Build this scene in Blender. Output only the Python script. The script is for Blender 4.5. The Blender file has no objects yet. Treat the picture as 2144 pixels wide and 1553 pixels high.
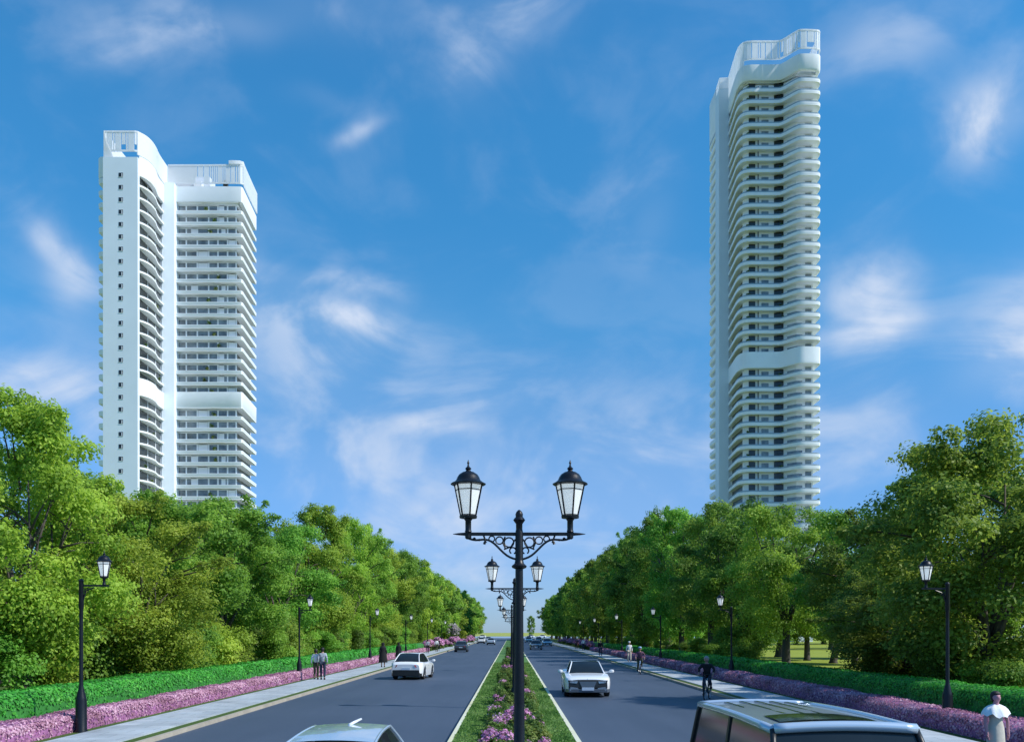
import bpy, math, random
import numpy as np
from math import sin, cos, pi, radians, sqrt
from mathutils import Vector, Matrix, noise

scene = bpy.context.scene
COL = scene.collection
random.seed(11)
F = 2000.0; CX = 1070.0; HY = 1323.0; CAMH = 2.7     # focal length (px), vanishing point, eye height

# ------------------------------------------------------------------ helpers
class MB:
    def __init__(s): s.v = []; s.f = []; s.m = []
    def add(s, vs, fs, mi=0):
        o = len(s.v); s.v += [tuple(p) for p in vs]
        for f in fs: s.f.append(tuple(i + o for i in f)); s.m.append(mi)
        return s
    def box(s, c, d, mi=0, rz=0.0):
        hx, hy, hz = d[0] / 2, d[1] / 2, d[2] / 2; ca, sa = cos(rz), sin(rz); vs = []
        for z in (-hz, hz):
            for x, y in ((-hx, -hy), (hx, -hy), (hx, hy), (-hx, hy)):
                vs.append((c[0] + x * ca - y * sa, c[1] + x * sa + y * ca, c[2] + z))
        return s.add(vs, [(3, 2, 1, 0), (4, 5, 6, 7), (0, 1, 5, 4), (1, 2, 6, 5), (2, 3, 7, 6), (3, 0, 4, 7)], mi)
    def bar(s, a, b, w, h, mi=0):
        a, b = Vector(a), Vector(b); d = (b - a).normalized()
        up = Vector((0, 0, 1)) if abs(d.z) < .95 else Vector((0, 1, 0))
        r = d.cross(up).normalized(); u = r.cross(d)
        vs = [p + r * (i * w / 2) + u * (j * h / 2) for p in (a, b) for i, j in ((-1, -1), (1, -1), (1, 1), (-1, 1))]
        return s.add(vs, [(3, 2, 1, 0), (4, 5, 6, 7), (0, 1, 5, 4), (1, 2, 6, 5), (2, 3, 7, 6), (3, 0, 4, 7)], mi)
    def tube(s, pts, r, n=8, mi=0, closed=False):
        pts = [Vector(p) for p in pts]; k = len(pts)
        rs = r if isinstance(r, (list, tuple)) else [r] * k
        vs = []; fs = []
        ref = None
        for i, p in enumerate(pts):
            if closed: d = (pts[(i + 1) % k] - pts[i - 1]).normalized()
            else: d = (pts[min(i + 1, k - 1)] - pts[max(i - 1, 0)]).normalized()
            if ref is None: ref = Vector((0, 0, 1)) if abs(d.z) < .9 else Vector((0, 1, 0))
            u = (ref - d * ref.dot(d))
            if u.length < 1e-4: u = d.orthogonal()
            u.normalize(); ref = u; w = d.cross(u)
            for j in range(n):
                a = 2 * pi * j / n; vs.append(p + (u * cos(a) + w * sin(a)) * rs[i])
        m = k if closed else k - 1
        for i in range(m):
            for j in range(n):
                a, b = i * n + j, i * n + (j + 1) % n; c, d_ = ((i + 1) % k) * n + (j + 1) % n, ((i + 1) % k) * n + j
                fs.append((a, b, c, d_))
        if not closed: fs.append(tuple(range(n - 1, -1, -1))); fs.append(tuple((k - 1) * n + j for j in range(n)))
        return s.add(vs, fs, mi)
    def lathe(s, prof, c=(0, 0, 0), n=12, mi=0, rot=0.0, sx=1.0, sy=1.0):
        vs = []; fs = []; k = len(prof)
        for r, z in prof:
            for j in range(n):
                a = 2 * pi * j / n + rot; vs.append((c[0] + r * cos(a) * sx, c[1] + r * sin(a) * sy, c[2] + z))
        for i in range(k - 1):
            for j in range(n):
                fs.append((i * n + j, i * n + (j + 1) % n, (i + 1) * n + (j + 1) % n, (i + 1) * n + j))
        fs.append(tuple(range(n - 1, -1, -1))); fs.append(tuple((k - 1) * n + j for j in range(n)))
        return s.add(vs, fs, mi)
    def prism(s, poly, z0, z1, mi=0):
        n = len(poly)
        a = sum(poly[i][0] * poly[(i + 1) % n][1] - poly[(i + 1) % n][0] * poly[i][1] for i in range(n))
        if a < 0: poly = poly[::-1]
        vs = [(x, y, z0) for x, y in poly] + [(x, y, z1) for x, y in poly]
        fs = [tuple(range(n - 1, -1, -1)), tuple(range(n, 2 * n))] + [(i, (i + 1) % n, n + (i + 1) % n, n + i) for i in range(n)]
        return s.add(vs, fs, mi)
    def loft(s, secs, cap=True, mi=0, closed=True):
        n = len(secs[0]); o = []; fs = []
        for sec in secs: o += list(sec)
        m = n if closed else n - 1
        for i in range(len(secs) - 1):
            for j in range(m):
                fs.append((i * n + j, i * n + (j + 1) % n, (i + 1) * n + (j + 1) % n, (i + 1) * n + j))
        if cap: fs.append(tuple(range(n - 1, -1, -1))); fs.append(tuple((len(secs) - 1) * n + j for j in range(n)))
        return s.add(o, fs, mi)
    def build(s, name, mat, parent=None, smooth=False, loc=None):
        me = bpy.data.meshes.new(name); me.from_pydata(s.v, [], s.f)
        for m in (mat if isinstance(mat, (list, tuple)) else [mat]): me.materials.append(m)
        me.polygons.foreach_set('material_index', s.m)
        if smooth is True: me.polygons.foreach_set('use_smooth', [True] * len(s.f))
        me.update()
        if smooth == 'auto':
            me.polygons.foreach_set('use_smooth', [True] * len(s.f)); me.set_sharp_from_angle(angle=radians(38))
        ob = bpy.data.objects.new(name, me); COL.objects.link(ob)
        if parent: ob.parent = parent
        if loc: ob.location = loc
        return ob

def tag(o, label=None, cat=None, group=None, kind=None):
    if label: o['label'] = label
    if cat: o['category'] = cat
    if group: o['group'] = group
    if kind: o['kind'] = kind
    return o
def empty(name, loc=(0, 0, 0), rz=0.0, **k):
    o = bpy.data.objects.new(name, None); COL.objects.link(o); o.location = loc; o.rotation_euler = (0, 0, rz)
    o.empty_display_size = .3; return tag(o, **k)
def copy_tree(o, parent=None):
    c = o.copy(); COL.objects.link(c); c.parent = parent
    for ch in list(o.children):
        copy_tree(ch, c)
    return c
def fast_mesh(name, V, Q, mats, mi=None, tone=None, smooth=False):
    """V (n,3), Q (m,4) quads, tone per quad -> face attribute"""
    me = bpy.data.meshes.new(name)
    me.vertices.add(len(V)); me.vertices.foreach_set('co', np.asarray(V, np.float32).ravel())
    m = len(Q); me.loops.add(m * 4); me.loops.foreach_set('vertex_index', np.asarray(Q, np.int32).ravel())
    me.polygons.add(m); me.polygons.foreach_set('loop_start', np.arange(0, 4 * m, 4, dtype=np.int32))
    for x in mats: me.materials.append(x)
    if mi is not None: me.polygons.foreach_set('material_index', np.asarray(mi, np.int32))
    if tone is not None:
        at = me.attributes.new('tone', 'FLOAT', 'FACE'); at.data.foreach_set('value', np.asarray(tone, np.float32))
    me.update(calc_edges=True); me.validate()
    return me
ORD = 'zeroth first second third fourth fifth sixth seventh eighth ninth tenth eleventh twelfth thirteenth fourteenth fifteenth sixteenth seventeenth eighteenth nineteenth twentieth'.split()
def ordn(n):
    if n <= 20: return ORD[n]
    t = {2: 'twenty', 3: 'thirty', 4: 'forty', 5: 'fifty'}[n // 10]
    return t + '-' + ORD[n % 10] if n % 10 else {20: 'twentieth', 30: 'thirtieth', 40: 'fortieth', 50: 'fiftieth'}[n]

# ------------------------------------------------------------------ materials
def newmat(name):
    m = bpy.data.materials.new(name); m.use_nodes = True; nt = m.node_tree
    for n in list(nt.nodes): nt.nodes.remove(n)
    return m, nt, nt.nodes, nt.links
def pmat(name, col, rough=.6, metal=0.0, var=0.12, scale=4.0, bump=0.0, bscale=40.0, spec=.5, coat=0.0, col2=None, trans=0.0, distort=0.0):
    m, nt, N, L = newmat(name)
    out = N.new('ShaderNodeOutputMaterial'); b = N.new('ShaderNodeBsdfPrincipled'); L.new(b.outputs[0], out.inputs[0])
    b.inputs['Roughness'].default_value = rough; b.inputs['Metallic'].default_value = metal
    b.inputs['Specular IOR Level'].default_value = spec; b.inputs['Coat Weight'].default_value = coat
    b.inputs['Coat Roughness'].default_value = .04
    tc = N.new('ShaderNodeTexCoord'); nz = N.new('ShaderNodeTexNoise'); nz.inputs['Scale'].default_value = scale
    nz.inputs['Detail'].default_value = 6; nz.inputs['Roughness'].default_value = .6; nz.inputs['Distortion'].default_value = distort
    L.new(tc.outputs['Object'], nz.inputs['Vector'])
    r = N.new('ShaderNodeValToRGB'); L.new(nz.outputs[0], r.inputs[0])
    c2 = col2 or tuple(min(1, c * (1 + var)) for c in col); c1 = col if col2 else tuple(c * (1 - var) for c in col)
    r.color_ramp.elements[0].position = .3; r.color_ramp.elements[1].position = .7
    r.color_ramp.elements[0].color = (*c1, 1); r.color_ramp.elements[1].color = (*c2, 1)
    L.new(r.outputs[0], b.inputs['Base Color'])
    if bump:
        n2 = N.new('ShaderNodeTexNoise'); n2.inputs['Scale'].default_value = bscale; n2.inputs['Detail'].default_value = 4
        L.new(tc.outputs['Object'], n2.inputs['Vector'])
        bp = N.new('ShaderNodeBump'); bp.inputs['Strength'].default_value = bump; bp.inputs['Distance'].default_value = .02
        L.new(n2.outputs[0], bp.inputs['Height']); L.new(bp.outputs[0], b.inputs['Normal'])
    return m
def leafmat(name, cols, rough=.55, transl=.35, objvar=.25, hue=.02, nscale=0.35):
    """cols: ramp of colours read by the per-leaf 'tone' attribute"""
    m, nt, N, L = newmat(name)
    out = N.new('ShaderNodeOutputMaterial'); b = N.new('ShaderNodeBsdfPrincipled')
    b.inputs['Roughness'].default_value = rough; b.inputs['Specular IOR Level'].default_value = .3
    at = N.new('ShaderNodeAttribute'); at.attribute_name = 'tone'
    r = N.new('ShaderNodeValToRGB'); L.new(at.outputs['Fac'], r.inputs[0])
    els = r.color_ramp.elements
    els[0].color = (*cols[0], 1); els[1].color = (*cols[-1], 1)
    for i, c in enumerate(cols[1:-1]):
        e = els.new((i + 1) / (len(cols) - 1)); e.color = (*c, 1)
    oi = N.new('ShaderNodeObjectInfo'); hs = N.new('ShaderNodeHueSaturation')
    mr = N.new('ShaderNodeMapRange'); mr.inputs[3].default_value = 1 - objvar; mr.inputs[4].default_value = 1 + objvar
    L.new(oi.outputs['Random'], mr.inputs[0]); L.new(mr.outputs[0], hs.inputs['Value'])
    ml = N.new('ShaderNodeMath'); ml.operation = 'MULTIPLY'; ml.inputs[1].default_value = 7.31; L.new(oi.outputs['Random'], ml.inputs[0])
    fr = N.new('ShaderNodeMath'); fr.operation = 'FRACT'; L.new(ml.outputs[0], fr.inputs[0])
    m2 = N.new('ShaderNodeMapRange'); m2.inputs[3].default_value = .5 - hue; m2.inputs[4].default_value = .5 + hue
    L.new(fr.outputs[0], m2.inputs[0]); L.new(m2.outputs[0], hs.inputs['Hue'])
    L.new(r.outputs[0], hs.inputs['Color']); L.new(hs.outputs[0], b.inputs['Base Color'])
    t = N.new('ShaderNodeBsdfTranslucent'); hs2 = N.new('ShaderNodeHueSaturation'); hs2.inputs['Value'].default_value = 1.35
    hs2.inputs['Hue'].default_value = .49
    L.new(hs.outputs[0], hs2.inputs['Color']); L.new(hs2.outputs[0], t.inputs[0])
    mx = N.new('ShaderNodeMixShader'); mx.inputs[0].default_value = transl
    L.new(b.outputs[0], mx.inputs[1]); L.new(t.outputs[0], mx.inputs[2]); L.new(mx.outputs[0], out.inputs[0])
    return m

M = {}
M['white'] = pmat('tower_white', (.82, .86, .91), .55, var=.03, scale=.15)
M['balcony'] = pmat('balcony_white', (.84, .88, .93), .5, var=.03, scale=.3)
M['pier'] = pmat('pier_panel', (.70, .79, .87), .6, var=.04, scale=.12)
M['glass'] = pmat('window_glass', (.08, .10, .12), .12, scale=.45, spec=.8, col2=(.30, .35, .38))
M['rail'] = pmat('railing_glass', (.30, .38, .44), .15, var=.1, scale=.5, spec=.6)
M['glassd'] = pmat('recess_glass', (.025, .03, .035), .2, var=.5, scale=.3, spec=.6)
M['iron'] = pmat('lamp_iron', (.006, .008, .013), .38, var=.3, scale=9, bump=.15, bscale=60, spec=.35)
def milky(name, col, f):
    m = pmat(name, col, .3, var=.03, scale=3); nt = m.node_tree; N = nt.nodes; L = nt.links
    out = [n for n in N if n.type == 'OUTPUT_MATERIAL'][0]; b = [n for n in N if n.type == 'BSDF_PRINCIPLED'][0]
    t = N.new('ShaderNodeBsdfTranslucent'); t.inputs[0].default_value = (*[min(1, c * 1.1) for c in col], 1)
    mx = N.new('ShaderNodeMixShader'); mx.inputs[0].default_value = f; L.new(b.outputs[0], mx.inputs[1]); L.new(t.outputs[0], mx.inputs[2]); L.new(mx.outputs[0], out.inputs[0]); return m
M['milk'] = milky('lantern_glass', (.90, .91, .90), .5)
_b = [n for n in M['milk'].node_tree.nodes if n.type == 'BSDF_PRINCIPLED'][0]; _b.inputs['Emission Color'].default_value = (.85, .93, 1, 1); _b.inputs['Emission Strength'].default_value = .38   # faint emission added to the glass so panes look white against the trees
M['screen'] = milky('screen_white', (.88, .90, .92), .35)
M['carwhite'] = pmat('paint_white', (.76, .79, .82), .25, var=.02, scale=1, coat=.8)
M['carsilver'] = pmat('paint_silver', (.50, .58, .66), .28, metal=.35, var=.03, scale=1, coat=.8)
M['cardark'] = pmat('paint_dark_blue', (.035, .05, .075), .25, var=.05, scale=1, coat=1)
M['carpale'] = pmat('paint_pale_blue', (.45, .56, .68), .25, metal=.3, var=.03, scale=1, coat=.8)
M['cargrey'] = pmat('paint_grey', (.07, .09, .12), .3, var=.05, scale=1, coat=.8)
M['carmid'] = pmat('paint_mid_grey', (.20, .24, .27), .35, var=.05, scale=1, coat=.5)
M['carglass'] = pmat('car_glass', (.012, .018, .022), .10, var=.2, scale=2, spec=.45)
M['tyre'] = pmat('tyre_rubber', (.012, .012, .013), .85, var=.2, scale=12)
M['rim'] = pmat('rim_metal', (.35, .37, .4), .3, metal=.9, var=.05, scale=10)
M['trim'] = pmat('black_trim', (.010, .012, .014), .45, var=.2, scale=8)
M['chrome'] = pmat('chrome', (.6, .65, .7), .18, metal=.9, var=.05, scale=3)
M['headlight'] = pmat('headlight_glass', (.30, .34, .38), .1, metal=.5, var=.3, scale=14, coat=1)
M['taillight'] = pmat('taillight_red', (.42, .02, .02), .2, var=.1, scale=10, coat=1)
M['plate'] = pmat('plate_pale', (.45, .55, .68), .4, var=.04, scale=6)
M['skin'] = pmat('skin', (.42, .24, .19), .6, var=.06, scale=12)
M['skinp'] = pmat('skin_rosy', (.46, .22, .26), .6, var=.06, scale=12)
M['hair'] = pmat('hair_dark', (.012, .009, .010), .6, var=.3, scale=40, bump=.4, bscale=80)
M['hairg'] = pmat('hair_grey', (.32, .32, .33), .6, var=.15, scale=40, bump=.4, bscale=80)
M['cwhite'] = pmat('cloth_white', (.75, .78, .80), .85, var=.05, scale=8, bump=.3, bscale=20)
M['cblack'] = pmat('cloth_black', (.008, .009, .011), .9, var=.3, scale=8, bump=.3, bscale=20)
M['cnavy'] = pmat('cloth_navy', (.02, .03, .06), .9, var=.2, scale=8, bump=.3, bscale=20)
M['colive'] = pmat('cloth_olive', (.06, .07, .035), .9, var=.2, scale=8, bump=.3, bscale=20)
M['cgrey'] = pmat('cloth_patterned_grey', (.10, .14, .20), .9, scale=14, col2=(.55, .6, .66), bump=.3, bscale=20)
M['cbeige'] = pmat('cloth_beige', (.50, .47, .40), .85, var=.06, scale=5, bump=.35, bscale=9)
M['cblue'] = pmat('cloth_blue', (.25, .38, .6), .85, var=.1, scale=8)
M['cpurple'] = pmat('cloth_plum', (.10, .05, .09), .85, var=.15, scale=8)
M['bark'] = pmat('bark', (.045, .036, .028), .9, scale=3.5, col2=(.095, .08, .065), bump=.8, bscale=14, distort=1.0)

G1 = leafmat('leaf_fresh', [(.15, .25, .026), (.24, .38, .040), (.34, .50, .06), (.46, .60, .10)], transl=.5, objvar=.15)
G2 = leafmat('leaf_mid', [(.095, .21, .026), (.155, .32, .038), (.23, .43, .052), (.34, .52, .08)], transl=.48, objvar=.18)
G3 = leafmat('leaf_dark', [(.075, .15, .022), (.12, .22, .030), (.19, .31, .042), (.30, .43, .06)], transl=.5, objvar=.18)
GH = leafmat('leaf_hedge', [(.030, .22, .022), (.05, .32, .032), (.10, .42, .05)], objvar=0, hue=0, transl=.2)
GS = leafmat('leaf_shrub', [(.04, .09, .015), (.09, .17, .03), (.17, .24, .05), (.24, .30, .10)], objvar=.15)
GL = leafmat('leaf_lime', [(.16, .25, .02), (.28, .38, .03), (.38, .45, .06)], objvar=.1)
PK = leafmat('petal_pink', [(.42, .17, .34), (.56, .25, .46), (.70, .38, .60), (.80, .58, .74)], transl=.25, objvar=0.06, hue=.004)
PB = leafmat('petal_bed', [(.30, .15, .20), (.44, .23, .31), (.56, .31, .42), (.70, .48, .58)], transl=.2, objvar=0, hue=0)
PW = leafmat('petal_white', [(.35, .32, .34), (.5, .45, .48), (.7, .62, .68)], transl=.25)

def ground_mat(name, c1, c2, c3, s1=.05, s2=3.0, rough=.9, bump=.3):
    m, nt, N, L = newmat(name)
    out = N.new('ShaderNodeOutputMaterial'); b = N.new('ShaderNodeBsdfPrincipled'); L.new(b.outputs[0], out.inputs[0])
    b.inputs['Roughness'].default_value = rough; b.inputs['Specular IOR Level'].default_value = .25
    tc = N.new('ShaderNodeTexCoord')
    a = N.new('ShaderNodeTexNoise'); a.inputs['Scale'].default_value = s1; a.inputs['Detail'].default_value = 5
    c = N.new('ShaderNodeTexNoise'); c.inputs['Scale'].default_value = s2; c.inputs['Detail'].default_value = 8; c.inputs['Roughness'].default_value = .7
    for n in (a, c): L.new(tc.outputs['Object'], n.inputs['Vector'])
    m1 = N.new('ShaderNodeMix'); m1.data_type = 'RGBA'; m1.inputs['A'].default_value = (*c1, 1); m1.inputs['B'].default_value = (*c2, 1)
    r1 = N.new('ShaderNodeMapRange'); r1.inputs[1].default_value = .35; r1.inputs[2].default_value = .65; L.new(a.outputs[0], r1.inputs[0])
    L.new(r1.outputs[0], m1.inputs['Factor'])
    m2 = N.new('ShaderNodeMix'); m2.data_type = 'RGBA'; m2.inputs['B'].default_value = (*c3, 1)
    r2 = N.new('ShaderNodeMapRange'); r2.inputs[1].default_value = .42; r2.inputs[2].default_value = .75; L.new(c.outputs[0], r2.inputs[0])
    L.new(r2.outputs[0], m2.inputs['Factor']); L.new(m1.outputs['Result'], m2.inputs['A']); L.new(m2.outputs['Result'], b.inputs['Base Color'])
    bp = N.new('ShaderNodeBump'); bp.inputs['Strength'].default_value = bump; bp.inputs['Distance'].default_value = .03
    L.new(c.outputs[0], bp.inputs['Height']); L.new(bp.outputs[0], b.inputs['Normal'])
    return m
def asphalt_mat():
    m, nt, N, L = newmat('asphalt')
    out = N.new('ShaderNodeOutputMaterial'); b = N.new('ShaderNodeBsdfPrincipled'); L.new(b.outputs[0], out.inputs[0])
    b.inputs['Roughness'].default_value = .62; b.inputs['Specular IOR Level'].default_value = .35
    tc = N.new('ShaderNodeTexCoord'); mp = N.new('ShaderNodeMapping'); mp.inputs['Scale'].default_value = (1.1, .10, 1)
    L.new(tc.outputs['Object'], mp.inputs[0])
    a = N.new('ShaderNodeTexNoise'); a.inputs['Scale'].default_value = .9; a.inputs['Detail'].default_value = 5; L.new(mp.outputs[0], a.inputs['Vector'])
    a2 = N.new('ShaderNodeTexNoise'); a2.inputs['Scale'].default_value = .12; a2.inputs['Detail'].default_value = 3; L.new(tc.outputs['Object'], a2.inputs['Vector'])
    g = N.new('ShaderNodeTexNoise'); g.inputs['Scale'].default_value = 55; g.inputs['Detail'].default_value = 3; L.new(tc.outputs['Object'], g.inputs['Vector'])
    r = N.new('ShaderNodeValToRGB'); r.color_ramp.elements[0].position = .3; r.color_ramp.elements[1].position = .72
    r.color_ramp.elements[0].color = (.043, .063, .098, 1); r.color_ramp.elements[1].color = (.068, .092, .136, 1)
    ad = N.new('ShaderNodeMath'); ad.operation = 'MULTIPLY_ADD'; ad.inputs[1].default_value = .5
    ad2 = N.new('ShaderNodeMath'); ad2.operation = 'MULTIPLY'; ad2.inputs[1].default_value = .5
    L.new(a2.outputs[0], ad2.inputs[0]); L.new(a.outputs[0], ad.inputs[0]); L.new(ad2.outputs[0], ad.inputs[2])
    L.new(ad.outputs[0], r.inputs[0])
    mx = N.new('ShaderNodeMix'); mx.data_type = 'RGBA'; mx.blend_type = 'MULTIPLY'; mx.inputs['Factor'].default_value = .35
    gr = N.new('ShaderNodeMapRange'); gr.inputs[3].default_value = .5; gr.inputs[4].default_value = 1.5; L.new(g.outputs[0], gr.inputs[0])
    cb = N.new('ShaderNodeCombineXYZ')
    for i in range(3): L.new(gr.outputs[0], cb.inputs[i])
    L.new(r.outputs[0], mx.inputs['A']); L.new(cb.outputs[0], mx.inputs['B']); L.new(mx.outputs['Result'], b.inputs['Base Color'])
    bp = N.new('ShaderNodeBump'); bp.inputs['Strength'].default_value = .25; bp.inputs['Distance'].default_value = .01
    L.new(g.outputs[0], bp.inputs['Height']); L.new(bp.outputs[0], b.inputs['Normal'])
    return m
M['asphalt'] = asphalt_mat()
def paving_mat():
    m, nt, N, L = newmat('paving_slabs')
    out = N.new('ShaderNodeOutputMaterial'); b = N.new('ShaderNodeBsdfPrincipled'); L.new(b.outputs[0], out.inputs[0])
    b.inputs['Roughness'].default_value = .8
    tc = N.new('ShaderNodeTexCoord')
    br = N.new('ShaderNodeTexBrick'); br.inputs['Scale'].default_value = 1.0; br.inputs['Brick Width'].default_value = .9; br.inputs['Row Height'].default_value = .6
    br.inputs['Mortar Size'].default_value = .012; br.inputs['Color1'].default_value = (.33, .38, .42, 1); br.inputs['Color2'].default_value = (.39, .43, .46, 1)
    br.inputs['Mortar'].default_value = (.19, .22, .24, 1); L.new(tc.outputs['Object'], br.inputs['Vector'])
    nz = N.new('ShaderNodeTexNoise'); nz.inputs['Scale'].default_value = .7; nz.inputs['Detail'].default_value = 6; L.new(tc.outputs['Object'], nz.inputs['Vector'])
    mr = N.new('ShaderNodeMapRange'); mr.inputs[1].default_value = .3; mr.inputs[2].default_value = .7; mr.inputs[3].default_value = .8; mr.inputs[4].default_value = 1.2
    L.new(nz.outputs[0], mr.inputs[0])
    hs = N.new('ShaderNodeHueSaturation'); L.new(br.outputs[0], hs.inputs['Color']); L.new(mr.outputs[0], hs.inputs['Value']); L.new(hs.outputs[0], b.inputs['Base Color'])
    return m
M['paving'] = paving_mat()
M['kerb'] = pmat('kerb_stone', (.30, .27, .22), .8, scale=1.5, col2=(.42, .38, .31), bump=.3, bscale=30)
M['kerbw'] = pmat('kerb_pale', (.60, .58, .36), .7, scale=.25, col2=(.66, .68, .56), bump=.1, bscale=30)
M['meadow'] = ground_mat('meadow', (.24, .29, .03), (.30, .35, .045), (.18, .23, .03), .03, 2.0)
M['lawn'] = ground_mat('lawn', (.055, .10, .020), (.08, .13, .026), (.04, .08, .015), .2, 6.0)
M['median'] = ground_mat('median_lawn', (.085, .20, .055), (.105, .22, .065), (.06, .15, .04), .3, 9.0)
M['field'] = ground_mat('field', (.30, .34, .06), (.36, .38, .08), (.24, .28, .05), .01, .05)
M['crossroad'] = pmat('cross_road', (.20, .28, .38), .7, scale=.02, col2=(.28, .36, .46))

# ------------------------------------------------------------------ camera, light, sky
cam = bpy.data.cameras.new('camera'); co = bpy.data.objects.new('camera', cam); COL.objects.link(co); scene.camera = co
co.location = (0, 0, CAMH); co.rotation_euler = (radians(90), 0, 0)
cam.sensor_width = 36; cam.lens = 36 * F / 2144; cam.sensor_fit = 'HORIZONTAL'
cam.shift_x = (1072 - CX) / 2144; cam.shift_y = (HY - 776.5) / 2144; cam.clip_end = 9000; cam.clip_start = .1
SUN = Vector((.84, -.24, .78)).normalized()
sl = bpy.data.lights.new('sun', 'SUN'); so = bpy.data.objects.new('sun', sl); COL.objects.link(so)
sl.energy = 4.2; sl.angle = radians(.53); sl.color = (1.0, .955, .88)
so.rotation_euler = SUN.to_track_quat('Z', 'Y').to_euler()
vs = scene.view_settings; vs.view_transform = 'Standard'; vs.look = 'None'; vs.exposure = 0.28; vs.gamma = 1

w = bpy.data.worlds.new("World"); scene.world = w; w.use_nodes = True
nt = w.node_tree; N = nt.nodes; L = nt.links
for n in list(N): N.remove(n)
def math_(op, a, b=None, c=None):
    n = N.new('ShaderNodeMath'); n.operation = op
    for i, x in enumerate((a, b, c)):
        if x is None: continue
        if isinstance(x, (int, float)): n.inputs[i].default_value = x
        else: L.new(x, n.inputs[i])
    return n.outputs[0]
wo = N.new('ShaderNodeOutputWorld'); bg = N.new('ShaderNodeBackground'); L.new(bg.outputs[0], wo.inputs[0]); bg.inputs[1].default_value = .15
sky = N.new('ShaderNodeTexSky'); sky.sky_type = 'NISHITA'; sky.sun_disc = False
sky.sun_elevation = math.asin(SUN.z); sky.sun_rotation = math.atan2(SUN.x, SUN.y)
sky.air_density = 1.0; sky.dust_density = .2; sky.ozone_density = 3.0
tint = N.new('ShaderNodeMix'); tint.data_type = 'RGBA'; tint.blend_type = 'MULTIPLY'; tint.inputs['Factor'].default_value = 1
L.new(sky.outputs[0], tint.inputs['A'])
tc = N.new('ShaderNodeTexCoord'); sp = N.new('ShaderNodeSeparateXYZ'); L.new(tc.outputs['Generated'], sp.inputs[0])
az = math_('ARCTAN2', sp.outputs[0], sp.outputs[1]); el = math_('ARCSINE', sp.outputs[2])
tr = N.new('ShaderNodeValToRGB'); L.new(math_('MULTIPLY', el, 1 / 1.5708), tr.inputs[0]); te = tr.color_ramp.elements
tabs = [(0.0, (.30, .45, .80)), (4.3, (.30, .47, .80)), (12.5, (.29, .60, .82)), (18, (.28, .72, .91)), (23.3, (.24, .76, .97)), (28, (.245, .81, 1.03)), (36, (.28, .84, 1.08)), (90, (.60, .98, 1.2))]
te[0].position = 0; te[1].position = 1; te[0].color = (*tabs[0][1], 1); te[1].color = (*[min(c, 1.2) for c in tabs[-1][1]], 1)
for dg, c in tabs[1:-1]:
    e = te.new(dg / 90); e.color = (*c, 1)
L.new(tr.outputs[0], tint.inputs['B'])
cb = N.new('ShaderNodeCombineXYZ'); L.new(az, cb.inputs[0]); L.new(el, cb.inputs[1])
wz = N.new('ShaderNodeTexNoise'); wz.inputs['Scale'].default_value = 5.5; wz.inputs['Detail'].default_value = 4; L.new(cb.outputs[0], wz.inputs['Vector'])
ws = N.new('ShaderNodeSeparateXYZ'); L.new(wz.outputs['Color'], ws.inputs[0])
azw = math_('ADD', az, math_('MULTIPLY', math_('SUBTRACT', ws.outputs[0], .5), .075))
elw = math_('ADD', el, math_('MULTIPLY', math_('SUBTRACT', ws.outputs[1], .5), .05))
BLOBS = [ # image x, y, half sizes, strength, tilt deg
 (340, 30, 130, 40, .55, -12), (520, 45, 75, 26, .75, 0), (230, 85, 70, 25, .40, -10), (640, 10, 90, 40, .35, 10), (1055, 30, 120, 60, .62, -25), (940, 120, 45, 90, .28, -35),
 (755, 268, 40, 14, .65, -28), (690, 208, 60, 16, .30, 5), (150, 520, 70, 26, .85, 38), (190, 590, 40, 50, .55, 30), (20, 800, 90, 46, 1.05, 0), (190, 870, 70, 75, .80, -20), (60, 690, 70, 20, .25, 0),
 (745, 670, 62, 26, 1.05, 10), (600, 640, 130, 70, .60, 0), (760, 590, 70, 14, .55, 10), (560, 570, 80, 18, .45, 0), (900, 900, 42, 18, .85, 5), (930, 850, 170, 40, .48, -8), (640, 800, 110, 60, .50, 0), (720, 960, 170, 60, .40, 0),
 (2060, 275, 80, 46, 1.10, 12), (2120, 210, 90, 60, .60, -20), (1850, 610, 60, 80, .90, -20), (1850, 690, 90, 22, .75, -4), (1790, 590, 80, 50, .3, 0), (2130, 760, 70, 50, 1.3, -15), (2120, 660, 60, 70, .6, 0),
 (1360, 470, 60, 44, .45, -40), (1320, 380, 70, 30, .28, -20), (1880, 80, 130, 45, .40, -8), (1000, 1040, 320, 90, .62, 0), (1250, 900, 260, 70, .35, 0), (800, 730, 220, 60, .30, 0), (1380, 1040, 200, 100, .50, 0), (1090, 1220, 200, 70, .4, 0), (1780, 900, 170, 110, .50, 0), (880, 1160, 130, 80, .5, 0), (1180, 780, 130, 26, .2, -20),
]
wisp = None
nzs = []
for i, (sc, sx, det, dist) in enumerate(((10.0, .6, 13, .8), (27.0, .7, 9, .4))):
    mp = N.new('ShaderNodeMapping'); mp.inputs['Scale'].default_value = (sx, 1, 1); mp.inputs['Rotation'].default_value = (0, 0, radians(-14))
    L.new(cb.outputs[0], mp.inputs[0])
    nz = N.new('ShaderNodeTexNoise'); nz.inputs['Scale'].default_value = sc; nz.inputs['Detail'].default_value = det; nz.inputs['Roughness'].default_value = .52
    nz.inputs['Distortion'].default_value = dist; L.new(mp.outputs[0], nz.inputs['Vector']); nzs.append(nz.outputs[0])
nsum = math_('ADD', math_('MULTIPLY', nzs[0], .8), math_('MULTIPLY', nzs[1], .2))
mr = N.new('ShaderNodeMapRange'); mr.inputs[1].default_value = .40; mr.inputs[2].default_value = .64; mr.interpolation_type = 'SMOOTHSTEP'; L.new(nsum, mr.inputs[0])
wispf = mr.outputs[0]
tot = None
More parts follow.
